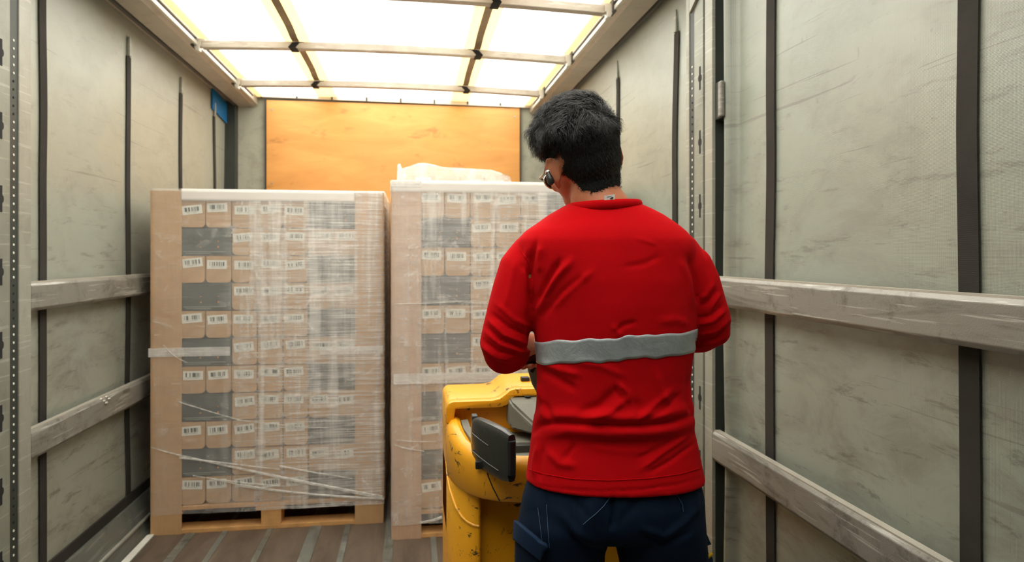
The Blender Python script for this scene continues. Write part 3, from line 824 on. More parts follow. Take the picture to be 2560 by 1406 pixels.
band(fb, B0, B0+.15, 1.774, 1.806, yB+.003)

# --- loads standing behind them
def rear_load(x0, x1, y0, ztop, label, grp):
    pallet(x0, x1, y0, y0+.74, 'pine pallet of the ' + label.split(',')[0].split(' with')[0])
    m = MB(); m.box(x0+.01, x1-.01, y0+.01, y0+.73, .141, ztop); o = m.build('wrapped_load', M['board_pale'], None, .008); tag(o, label, 'load')
    return o
rear_load(-1.30, -.150, 4.60, 1.765, 'brown carton load standing behind the left stack, only its edge showing', 0)
corner_board(-.140, 4.585, -1, 1, 0, 1.775, 'cardboard corner board of the load behind the left stack', wx=.15)
rear_load(-.10, 1.06, 4.36, 1.80, 'carton load standing behind the right stack with a loose wrapped top layer', 0)
topz = 1.805
cw, ch = .150, .155
me_k2 = carton_mesh('top_carton', cw, .28, ch, .012, M['kraft'])
for k, (xx, zz, r_) in enumerate(((.045, 0, 2), (.215, 0, -4), (.375, 0, 0), (.08, .0, 0))):
    pass
for k, (px_, dz) in enumerate(((1028, .018), (1090, -.03), (1151, 0), (1212, 0))):
    X = 4.37*math.tan(math.atan((px_-1280)/FPX)+YAW)
    o = new_obj('top_carton', me_k2); o.location = (X, 4.375, topz+.0)
    if k in (0,): o.scale = (1, 1, 1.12)
    if k == 1: o.scale = (1, 1, .86)
    tag(o, 'kraft carton under loose white film on top of the rear load, %s from the left' % ORD[k], 'carton', 'loose cartons on the rear load')
    l = new_obj('barcode_label', me_lab, None, o); l.matrix_parent_inverse = Matrix.Identity(4); l.location = (cw/2, -.0012, ch*.55); l.rotation_euler = (0, R((0, 8, -2, -3)[k]), 0)
# loose film hood
def hood():
    Y0, Y1 = 4.352, 4.72
    zx = lambda y_: CAM_H+(639-y_)/FPX*4.33
    X = lambda px_: Y0*math.tan(math.atan((px_-1280)/FPX)+YAW)
    prof = [(992, 452), (994, 412), (1000, 410), (1005, 422), (1024, 416), (1045, 408), (1062, 407), (1085, 411), (1110, 417), (1150, 418), (1200, 420), (1229, 421), (1252, 428), (1276, 438), (1281, 452)]
    nrow = 12; vs = []; n = len(prof)
    tops = [(X(p), zx(q)) for p, q in prof]
    for j in range(nrow+1):
        u = j/nrow
        for k, (x, z) in enumerate(tops):
            zz = (1.80+.008)*(1-u)+z*u if 0 < k < n-1 else (1.80+.008)*(1-u)+z*u
            wob = .006*noise.noise(Vector((x*14, u*5, 3)))
            vs.append((x, Y0-.004-abs(wob)+.03*u*u, zz))
    for k, (x, z) in enumerate(tops): vs.append((x, Y1, z-.01))
    for k, (x, z) in enumerate(tops): vs.append((x, Y1+.01, 1.806))
    fs = [(j*n+k, j*n+k+1, (j+1)*n+k+1, (j+1)*n+k) for j in range(nrow+2) for k in range(n-1)]
    me = bpy.data.meshes.new('film_hood'); me.from_pydata(vs, [], fs); me.update()
    for p in me.polygons: p.use_smooth = True
    return tag(new_obj('film_hood', me, M['film_hood']), 'loose white film hood crumpled over the top cartons of the rear load', 'stretch film')
M['film_hood'] = film_mat('film_hood_film', -3, 3, 1.2, 2.9, .30, .30, .25, .2)
hood()

# ------------------------------------------------------------------ ride-on pallet truck
def yellow_mat():
    t = NT('yellow_truck_paint')
    n = t.noise(3, 4, .6)
    c = t.ramp(n, [(.3, (.86, .36, .008, 1)), (.7, (.93, .45, .015, 1))])
    k = t.noise(13, 8, .75, t.mapping((1.2, 1, 2.2)), .4)
    c = t.mix(t.ramp(k, [(.60, 0), (.63, 1)]), c, (.06, .035, .015, 1))
    k2 = t.noise(30, 5, .7, t.mapping((2, 2, .8), rot=(0, R(30), 0)))
    c = t.mix(t.math('MULTIPLY', t.ramp(k2, [(.62, 0), (.66, 1)]), .6), c, (.12, .06, .015, 1))
    w = t.noise(2, 3, .6, t.mapping(loc=(4, 1, 1)))
    c = t.mix(t.math('MULTIPLY', t.ramp(w, [(.5, 0), (.8, 1)]), .35), c, (.75, .28, .01, 1))
    t.color(c); t.set(.36); t.bump(t.noise(120, 2), .0002); return t.m
M['yellow'] = yellow_mat()
M['truck_grey'] = simple('truck_grey_plastic', (.17, .165, .13, 1), .6, 0, .2, 12, .0006)
M['truck_dark'] = simple('truck_dark_plastic', (.045, .047, .04, 1), .5, 0, .2, 14, .0004)
M['truck_light'] = simple('truck_dusty_top', (.36, .35, .28, 1), .65, 0, .12, 9, .0004)
M['pad'] = simple('side_pad_plastic', (.026, .028, .025, 1), .26, 0, .15, 6, .0002)
M['tiller'] = simple('tiller_plastic', (.085, .09, .075, 1), .5, 0, .12, 10, .0005)
M['black'] = simple('black_plastic', (.012, .012, .012, 1), .5)
M['chrome'] = simple('chrome', (.7, .7, .68, 1), .2, 1)
M['rubber'] = simple('wheel_rubber', (.02, .02, .02, 1), .8)

truck = empty('pallet_truck', (.465, 2.0, 0)); tag(truck, 'yellow ride-on electric pallet truck with scuffed paint in front of the man', 'pallet truck')
TC = .465
def mir(pts): return [(2*TC-x, y) for x, y in pts[::-1]]
half = [(.100, 2.06), (.100, 1.99), (.106, 1.94), (.120, 1.885), (.145, 1.835), (.180, 1.795), (.225, 1.768), (.285, 1.752), (.36, 1.744), (.465, 1.742)]
curve = half + mir(half[:-1])
# swept rim / apron
def apron():
    n = len(curve); rings = []
    for i, (x, y) in enumerate(curve):
        p0 = Vector(curve[max(i-1, 0)]); p1 = Vector(curve[min(i+1, n-1)]); tng = (p1-p0).normalized(); nrm = Vector((tng.y, -tng.x))
        if nrm.dot(Vector((x-TC, y-2.1))) < 0: nrm = -nrm
        u = min(1, max(0, (y-1.77)/.26)); rise = .045*u*u*(3-2*u)
        zb = .785+.01*u
        sec = [(-.006, zb), (.0, zb+.008), (.0, .865+rise), (-.004, .883+rise), (-.016, .897+rise), (-.030, .900+rise), (-.042, .893+rise), (-.046, .875+rise), (-.046, zb)]
        rings.append([(x+nrm.x*a, y+nrm.y*a, z) for a, z in sec])
    m = MB(); m.loft(rings); return m
apron().build('apron', M['yellow'], truck, smooth=True)
low = [(.102, 2.06), (.102, 1.99), (.107, 1.945), (.122, 1.895), (.146, 1.855), (.168, 1.838), (.180, 1.836), (.184, 1.842), (.186, 1.872)]
lower = low + mir(low) + [(2*TC-.102, 2.30), (.102, 2.30)]
m = MB(); m.prism(lower, .05, .79, 'z'); m.build('lower_body', M['yellow'], truck, .003, smooth=True)
# chamfered shoulder under the apron on the left and right columns
for sgn in (0, 1):
    pts = [(.1025, 2.04, .815), (.1025, 1.985, .79), (.1075, 1.945, .765), (.115, 1.915, .745), (.123, 1.894, .728), (.136, 1.872, .713), (.150, 1.853, .705), (.166, 1.8405, .70), (.179, 1.8375, .698)]
    if sgn: pts = [(2*TC-x, y, z) for x, y, z in pts]
    m = MB(); m.tube(pts, .0045, 8); m.build('body_crease', M['yellow'], truck, smooth=True)
# seam in the apron
def on_curve(s_, z, off=.001):
    k = s_*(len(curve)-1); i = min(int(k), len(curve)-2); f = k-i
    a, b_ = Vector(curve[i]), Vector(curve[i+1]); p = a.lerp(b_, f); t_ = (b_-a).normalized(); n_ = Vector((t_.y, -t_.x))
    if n_.dot(Vector((p.x-TC, p.y-2.1))) < 0: n_ = -n_
    return (p.x+n_.x*off, p.y+n_.y*off, z)
for flip in (0, 1):
    q = [on_curve(abs(flip-s_), z, .0003) for s_, z in ((.30, .893), (.296, .87), (.30, .85), (.315, .82), (.335, .788))]
    m = MB(); m.tube(q, .0016, 6); m.build('panel_gap', M['black'], truck)
# tray inside
inner = [(.150, 2.05), (.150, 1.97), (.165, 1.90), (.195, 1.845), (.24, 1.812), (.31, 1.797), (.465, 1.79)]
inner = inner + mir(inner[:-1])
m = MB(); m.prism(inner, .80, .872, 'z'); m.build('tray_floor', M['truck_grey'], truck, .002)
m = MB(); m.box(.17, .76, 1.925, 2.04, .868, .897); m.build('tray_shelf', M['truck_grey'], truck, .004)
m = MB(); m.box(.165, .765, 1.785, 1.80, .868, .888); m.build('tray_gasket', M['black'], truck, .002)
m = MB(); m.box(.18, .75, 1.905, 1.926, .868, .893); m.build('tray_riser', M['truck_dark'], truck, .003)
for flip in (0, 1):
    pts = [(.150, 2.03), (.152, 1.96), (.170, 1.885), (.205, 1.83), (.235, 1.812)]
    if flip: pts = mir(pts)
    rings = []
    for x, y in pts:
        s_ = 1 if not flip else -1
        u = min(1, max(0, (y-1.79)/.2)); zt = .900+.040*u
        rings.append([(x-.006*s_, y, .86), (x-.006*s_, y, zt), (x+.014*s_, y, zt+.002), (x+.03*s_, y+.01, .872)])
    m = MB(); m.loft(rings); m.build('tray_side', M['truck_grey'], truck, smooth=True)
# battery hood
def hood_profile(dz=0):
    L = [(.100, .865), (.100, .975), (.106, .988), (.118, .994), (.240, .995), (.262, 1.000), (.280, 1.013), (.292, 1.023), (.305, 1.027)]
    return [(x, z+dz) for x, z in L] + [(2*TC-x, z+dz) for x, z in L[::-1]]
m = MB(); m.prism([(x, z) for x, z in hood_profile()][::-1], 2.075, 2.31, 'y'); m.build('battery_hood', M['yellow'], truck, .006, 3, smooth=True)
# overhanging front lip of the hood
L = [(.100, .93), (.100, .975), (.106, .988), (.118, .994), (.240, .995), (.262, 1.000), (.280, 1.013), (.292, 1.023), (.305, 1.027)]
Lb = [(.305, 1.004), (.300, .996), (.288, .982), (.270, .974), (.245, .972), (.128, .972), (.122, .93)]
lip = L + [(2*TC-x, z) for x, z in L[::-1]] + [(2*TC-x, z) for x, z in Lb[::-1]] + Lb
m = MB(); m.prism(lip[::-1], 2.035, 2.08, 'y'); m.build('hood_lip', M['yellow'], truck, .004, 2, smooth=True)
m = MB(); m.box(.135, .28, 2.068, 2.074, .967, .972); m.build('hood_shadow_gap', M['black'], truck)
m = MB(); m.box(.102, .830, 2.05, 2.30, .60, .90); m.build('upper_body', M['yellow'], truck, .004)
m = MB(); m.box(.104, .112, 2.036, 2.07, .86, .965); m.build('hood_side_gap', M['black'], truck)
# console wedge
vs = [(.285, 1.985, .92), (.285, 2.072, .92), (.645, 2.072, .92), (.645, 1.985, .92),
      (.289, 2.0, 1.000), (.287, 2.072, 1.008), (.643, 2.072, 1.008), (.641, 2.0, 1.000), (.355, 1.93, .925), (.575, 1.93, .925), (.300, 1.99, .92), (.630, 1.99, .92)]
bm = bmesh.new()
for v in [(.285, 2.072, .92), (.645, 2.072, .92), (.285, 1.99, .92), (.645, 1.99, .92), (.288, 1.995, .996), (.642, 1.995, .996), (.287, 2.072, 1.006), (.643, 2.072, 1.006), (.36, 1.88, .92), (.57, 1.88, .92), (.36, 1.885, .935), (.57, 1.885, .935)]:
    bm.verts.new(v)
bmesh.ops.convex_hull(bm, input=bm.verts); bmesh.ops.dissolve_limit(bm, angle_limit=.02, verts=bm.verts, edges=bm.edges)
bmesh.ops.bevel(bm, geom=list(bm.edges), offset=.006, segments=2, affect='EDGES')
me = bpy.data.meshes.new('console'); bm.to_mesh(me); bm.free(); new_obj('console', me, M['truck_grey'], truck)
m = MB(); m.tube([(.345, 2.03, 1.0045), (.345, 2.03, 1.0065)], .010, 14); m.build('console_plug', M['truck_dark'], truck)
# small black catch on the hood
m = MB(); m.box(.345, .372, 2.15, 2.175, 1.027, 1.040); m.build('hood_catch', M['black'], truck, .002)
m = MB(); m.box(.372, .42, 2.155, 2.17, 1.030, 1.036); m.build('catch_bar', M['chrome'], truck, .001)
# folding side pads
def side_pad(flip):
    P = [(.170, 1.868), (.177, 1.838), (.193, 1.795), (.211, 1.755), (.232, 1.715), (.247, 1.690)]
    if flip: P = [(2*TC-x, y) for x, y in P]
    rings = []; H = .066; T = .019; zc = .925
    for i, (x, y) in enumerate(P):
        a = Vector(P[max(i-1, 0)]); b_ = Vector(P[min(i+1, len(P)-1)]); t_ = (b_-a).normalized(); n_ = Vector((t_.y, -t_.x))
        e = (.6, .95, 1, 1, .98, .72)[i]; ze = (.88, .99, 1, 1, .985, .90)[i]
        z0 = zc + .004*math.sin(i*.8)
        rg = []
        for k in range(20):
            an = 2*math.pi*k/20; cx = math.copysign(abs(math.cos(an))**.5, math.cos(an)); cz = math.copysign(abs(math.sin(an))**.5, math.sin(an))
            rg.append((x+n_.x*T*cx*e, y+n_.y*T*cx*e, z0+H*cz*ze))
        rings.append(rg)
    m = MB(); m.loft(rings); pad = m.build('side_pad', M['pad'], truck, smooth=True)
    s_ = -1 if flip else 1
    # raised rib on the outer face and black end insert
    for zz, c0, c1 in ((.905, 1, 4), (.952, 1, 3)):
        pts = []
        for i in range(c0, c1+1):
            a = Vector(P[i-1]); b_ = Vector(P[i+1]); t_ = (b_-a).normalized(); n_ = Vector((t_.y, -t_.x))
            if n_.y > 0: n_ = -n_
            pts.append((P[i][0]+n_.x*T*.98, P[i][1]+n_.y*T*.98, zz-.006*(i-c0)))
        m = MB(); m.tube(pts, .0016, 6); m.build('pad_rib', M['pad'], pad)
    x, y = P[-1]; m = MB(); m.tube([(x-s_*.002, y-.004, zc-.042), (x-s_*.002, y-.004, zc+.042)], .0115, 10); m.build('pad_end', M['black'], pad)
    x, y = P[0]; m = MB(); m.box(x-.008, x+.008, y-.012, y+.02, .862, .992); m.build('pad_bracket', M['truck_dark'], truck, .003)
    m = MB(); m.tube([(x+s_*.02, y+.01, .87), (x+s_*.02, y+.01, .90)], .022, 14); m.build('pad_pivot', M['truck_dark'], truck)
side_pad(False); side_pad(True)
# tiller
def rr(c, w, d_, n=20, e=.5):
    return [Vector(c) + CR*(w*math.copysign(abs(math.cos(2*math.pi*k/n))**e, math.cos(2*math.pi*k/n))) + CF*(d_*math.copysign(abs(math.sin(2*math.pi*k/n))**e, math.sin(2*math.pi*k/n))) for k in range(n)]
rings = [rr(at(1420, 1085, 1.96), .060, .035), rr(at(1415, 1045, 1.93), .058, .032), rr(at(1408, 1000, 1.88), .062, .028), rr(at(1402, 960, 1.83), .078, .026), rr(at(1400, 925, 1.79), .085, .024), rr(at(1400, 898, 1.765), .086, .022), rr(at(1400, 884, 1.755), .080, .018)]
m = MB(); m.loft(rings); til = m.build('tiller_arm', M['tiller'], truck, smooth=True)
for sgn in (-1, 1):
    m = MB(); m.tube([at(1400+sgn*72, 930, 1.755), at(1400+sgn*66, 918, 1.755), at(1400+sgn*62, 893, 1.742)], .006, 8); m.build('tiller_slot', M['black'], til)
GL = [at(1283, 905, 1.725), at(1300, 898, 1.73), at(1340, 887, 1.742), at(1400, 880, 1.752), at(1460, 885, 1.742), at(1500, 893, 1.73), at(1517, 898, 1.725)]
m = MB(); m.tube(GL, [.012, .017, .018, .022, .018, .017, .012], 14); m.build('tiller_grip', M['black'], truck, smooth=True)
# wheels and forks (under the body, forks run towards the right-hand pallet)
for xx in (.20, .465, .73):
    m = MB(); m.tube([(xx-.03, 2.12, .10), (xx+.03, 2.12, .10)], .10, 24); m.build('wheel', M['rubber'], truck)
m = MB(); m.box(.15, .78, 1.90, 2.25, .045, .08); m.build('platform_base', M['truck_dark'], truck, .004)
for xx in (.30, .63):
    m = MB(); m.box(xx-.08, xx+.08, 2.29, 3.43, .045, .095); m.build('fork', M['yellow'], truck, .008)
    m = MB(); m.tube([(xx-.04, 3.30, .04), (xx+.04, 3.30, .04)], .04, 16); m.build('fork_roller', M['rubber'], truck)

# ------------------------------------------------------------------ the man
D0 = 1.56
man = empty('person', tuple(Vector((at(1525, 639, D0).x, at(1525, 639, D0).y, 0))))
tag(man, 'man in red long-sleeved shirt with grey reflective band, back to us, at the tiller', 'person')

def skin_mat():
    t = NT('skin'); n = t.noise(30, 4, .6)
    c = t.ramp(n, [(.3, (.47, .155, .070, 1)), (.7, (.58, .225, .115, 1))]); t.color(c); t.set(.45)
    t.b.inputs['Subsurface Weight'].default_value = .12; t.b.inputs['Subsurface Radius'].default_value = (.010, .004, .002); t.b.inputs['Subsurface Scale'].default_value = .6
    t.bump(t.noise(300, 3), .0004); return t.m
def cloth_mat(name, c, rough=.85, sheen=.25, weave=520, var=.06):
    t = NT(name); n = t.noise(6, 5, .6)
    a = t.ramp(n, [(.3, tuple(x*(1-var) for x in c[:3])+(1,)), (.7, tuple(x*(1+var) for x in c[:3])+(1,))])
    t.color(a); t.set(rough, 0, .12); t.b.inputs['Sheen Weight'].default_value = sheen; t.b.inputs['Sheen Roughness'].default_value = .5
    t.b.inputs['Sheen Tint'].default_value = tuple(min(1, x*1.5+.05) for x in c[:3])+(1,)
    t.bump(t.noise(weave, 2), .0005, .8); return t.m
M['skin'] = skin_mat()
M['red'] = cloth_mat('red_jersey', (.52, .0012, .004, 1), .95, .0)
M['navy'] = cloth_mat('navy_twill', (.004, .011, .027, 1), .8, .06)
M['navy_pocket'] = cloth_mat('navy_pocket_twill', (.009, .024, .055, 1), .8, .1)
M['stitch'] = simple('stitching', (.05, .11, .2, 1), .8)
M['reflect'] = NT('reflective_tape').m
_t = NT('reflective_tape_grey'); _n = _t.noise(20, 5, .6); _t.color(_t.ramp(_n, [(.3, (.34, .385, .40, 1)), (.7, (.46, .51, .53, 1))])); _t.set(.45, .25); _t.bump(_t.noise(24, 3, .6, dist=.6), .0025); M['reflect'] = _t.m
_t = NT('black_hair'); _t.color((.018, .019, .017, 1)); _t.set(.33, 0, .9); M['hair'] = _t.m
_t = NT('hair_undercoat'); _t.color((.007, .007, .0065, 1)); _t.set(.75, 0, .2); _t.bump(_t.noise(600, 3), .001); M['hair_base'] = _t.m
M['white_tag'] = simple('white_tag', (.85, .85, .82, 1), .6)
M['lens'] = simple('dark_lens', (.02, .02, .02, 1), .1)

def ell(px_l, px_r, py, b_, f_, d=D0, n=48, e=2.35, dz=0.0):
    """body cross-section ring: silhouette limits at distance d, back and front half-depths"""
    pl, pr = at(px_l, py, d), at(px_r, py, d); c = (pl+pr)/2; w = (pr-pl).length/2; rg = []
    for k in range(n):
        a = 2*math.pi*k/n; ca, sa = math.cos(a), math.sin(a)
        x = math.copysign(abs(ca)**(2/e), ca); y = math.copysign(abs(sa)**(2/e), sa)
        rg.append(c + CR*(x*w) + CF*(y*(f_ if y > 0 else b_)) + Vector((0, 0, dz)))
    return rg

# head frame
E = at(1460, 414, 1.575)
hr = (CR*.88 + Vector((0, 0, .27)) + CF*.40).normalized()
hf = (CF*.86 - CR*.38 - Vector((0, 0, .20))); hf = (hf - hr*hf.dot(hr)).normalized()
hu = hr.cross(hf).normalized()
HM = Matrix((hr, hf, hu)).transposed()
def H(x, y, z): return E + hr*x + hf*y + hu*z
def to_head(p): q = Vector(p)-E; return Vector((q.dot(hr), q.dot(hf), q.dot(hu)))

def body_mb():
    m = MB()
    # torso core, neck
    rows = [(1300, 1335, 1720, .10, .09), (1200, 1345, 1715, .10, .10), (1060, 1365, 1700, .085, .10), (900, 1362, 1702, .095, .11), (740, 1355, 1718, .10, .11), (640, 1345, 1712, .095, .095), (580, 1370, 1680, .075, .07), (545, 1400, 1640, .055, .055)]
    m.loft([ell(l, r_, y, b_, f_) for y, l, r_, b_, f_ in rows])
    m.tube([at(1514, 590, 1.565), at(1511, 548, 1.555), at(1500, 515, 1.552), at(1488, 485, 1.555), H(.002, -.020, -.040), H(0, -.01, .02)], [.088, .076, .064, .058, .056, .05], 24)
    m.ball(H(0, -.036, .002), (.066, .064, .066), 30, HM)
    # head
    m.ball(H(0, -.012, .036), (.077, .096, .096), 36, HM)
    m.ball(H(0, .030, -.012), (.066, .062, .070), 30, HM)
    m.ball(H(0, .042, -.058), (.052, .050, .046), 28, HM)
    m.ball(H(0, .076, -.088), (.022, .020, .018), 20, HM)                  # chin
    m.ball(H(0, .082, .022), (.052, .014, .012), 20, HM)                   # brow
    m.tube([H(0, .088, .018), H(0, .100, -.004), H(0, .114, -.022), H(0, .100, -.032)], [.008, .009, .012, .009], 12)
    for s_ in (-1, 1):
        m.ball(H(s_*.012, .100, -.027), (.008, .010, .007), 12, HM)
        m.ball(H(s_*.040, .070, -.018), (.020, .018, .016), 16, HM)        # cheek
        m.ball(H(s_*.031, .080, .004), (.013, .010, .009), 14, HM)         # eyelid
    m.ball(H(0, .090, -.050), (.023, .010, .005), 16, HM); m.ball(H(0, .089, -.058), (.020, .010, .006), 16, HM)
    # ears: shell, rim, lobe
    for s_ in (-1, 1):
        out = (hr*s_*.9 - hf*.38).normalized(); up = (hu - hf*.12).normalized(); fw = up.cross(out).normalized()
        EM = Matrix((fw, out, up)).transposed(); c = H(-.079, -.004, .000) if s_ < 0 else H(.090, -.008, .012)
        m.ball(c + out*.006, (.016, .008, .028), 18, EM)
        if s_ > 0: m.ball(c - out*.006, (.012, .012, .020), 16, EM)
        rim = [c + out*.012 + fw*(-.003+.019*math.cos(a)*(-1)) + up*(.006+.027*math.sin(a)) for a in np.linspace(-1.2, 3.4, 15)] if False else \
              [c + out*(.011-.004*abs(math.cos(a))) - (hf*.0+Vector(fw)*(1 if fw.dot(hf) > 0 else -1))*(.019*math.cos(a)) + up*(.004+.029*math.sin(a)) for a in np.linspace(-1.3, 2.9, 15)]
        m.tube(rim, .0042, 8)
        m.ball(c - up*.030 + out*.004, (.009, .005, .009), 12, EM)
    # arms
    m.tube([at(1335, 640, 1.56), at(1290, 750, 1.55), at(1262, 862, 1.555), at(1285, 868, 1.615), at(1318, 861, 1.665), at(1330, 862, 1.69)], [.052, .042, .038, .040, .030, .026], 20)
    m.tube([at(1700, 640, 1.56), at(1740, 730, 1.56), at(1768, 808, 1.565), at(1720, 832, 1.61), at(1600, 850, 1.66), at(1500, 862, 1.685)], [.052, .042, .038, .040, .032, .026], 20)
    # hands closed on the tiller grip
    for s_ in (-1, 1):
        fp = (lambda p: p) if s_ < 0 else (lambda p: 2800-p)
        X = lambda px, py, d: at(fp(px), py, d)
        m.tube([X(1328, 862, 1.675), X(1331, 864, 1.700), X(1337, 866, 1.725), X(1340, 868, 1.738)], [.024, .026, .028, .022], 18, [.62, .50, .44, .42], ref=Vector((0, 0, 1)))
        for i, (fx, ln) in enumerate(((1308, .93), (1327, 1.0), (1347, 1.04), (1366, .98))):
            g = at(fp(fx), 894-(fx-1308)*.12, 1.738)
            def q(dy, dz, dx=0): return g + CF*dy + Vector((0, 0, dz)) + CR*dx
            m.tube([q(-.012, .030), q(.010, .034*ln), q(.030*ln, .018), q(.031*ln, -.006), q(.014, -.0245), q(-.008, -.024), q(-.018, -.018)], [.0105, .0098, .0092, .0090, .0088, .0084, .0066], 12)
        m.tube([X(1362, 868, 1.705), X(1378, 880, 1.712), X(1388, 894, 1.722), X(1384, 908, 1.737)], [.013, .0115, .010, .0085], 12)
    # legs
    for cx, kx, ax in ((1408, 1408, 1400), (1652, 1660, 1655)):
        m.tube([at(cx, 1260, D0), at(cx, 1420, D0), at(kx, 1690, D0+.01), at(ax, 1900, D0-.01), at(ax, 2100, D0-.02)], [.085, .078, .055, .055, .038], 20)
    return m
body_me = remeshed(body_mb(), 'body', .0042, 5, .5)
body = new_obj('body', body_me, M['skin'], man)
body_bvh = BVHTree.FromObject(body, bpy.context.evaluated_depsgraph_get())

# --- shirt
ROWS = [(507, 1428, 1592, .056, .055), (514, 1414, 1606, .066, .060), (524, 1396, 1628, .074, .066), (540, 1368, 1660, .084, .074), (560, 1340, 1690, .097, .084), (578, 1312, 1712, .108, .095), (600, 1292, 1732, .117, .104), (622, 1290, 1738, .120, .108),
        (655, 1303, 1734, .124, .112), (700, 1315, 1737, .128, .120), (760, 1328, 1738, .128, .125), (820, 1334, 1738, .125, .126), (860, 1338, 1733, .121, .126), (900, 1343, 1727, .118, .128), (940, 1343, 1723, .116, .130),
        (990, 1343, 1724, .116, .132), (1025, 1340, 1730, .121, .134), (1048, 1334, 1733, .124, .134), (1070, 1330, 1732, .113, .132), (1095, 1327, 1738, .116, .130), (1140, 1322, 1746, .124, .128), (1175, 1317, 1753, .130, .126), (1197, 1314, 1758, .133, .125)]
def shirt_mb():
    m = MB()
    m.loft([ell(l, r_, y, b_, f_, n=72, e=2.25) for y, l, r_, b_, f_ in ROWS])
    m.tube([at(1362, 632, 1.56), at(1330, 645, 1.56), at(1308, 676, 1.557), at(1294, 720, 1.553), at(1281, 770, 1.55), at(1268, 820, 1.55), at(1258, 862, 1.552), at(1262, 884, 1.578), at(1276, 882, 1.612), at(1287, 874, 1.640)],
           [.040, .056, .057, .055, .055, .054, .0535, .050, .046, .041], 36)
    m.tube([at(1662, 632, 1.56), at(1696, 643, 1.56), at(1722, 672, 1.56), at(1742, 710, 1.56), at(1757, 756, 1.562), at(1772, 800, 1.565), at(1775, 820, 1.575), at(1750, 832, 1.60), at(1712, 838, 1.63), at(1660, 848, 1.655), at(1640, 850, 1.665)],
           [.040, .056, .055, .053, .051, .050, .050, .048, .045, .042, .040], 36)
    m.tube([at(1345, 650, 1.56), at(1338, 720, 1.56), at(1338, 790, 1.56)], [.024, .022, .014], 16)
    return m
shirt_me = remeshed(shirt_mb(), 'shirt', .0045, 10, .5)

def seg_d(p, a, b_):
    ax, ay = a; bx_, by = b_; dx, dy = bx_-ax, by-ay; L2 = dx*dx+dy*dy
    t_ = np.clip(((p[:, 0]-ax)*dx+(p[:, 1]-ay)*dy)/L2, 0, 1)
    qx, qy = ax+t_*dx, ay+t_*dy
    return np.hypot(p[:, 0]-qx, p[:, 1]-qy), t_
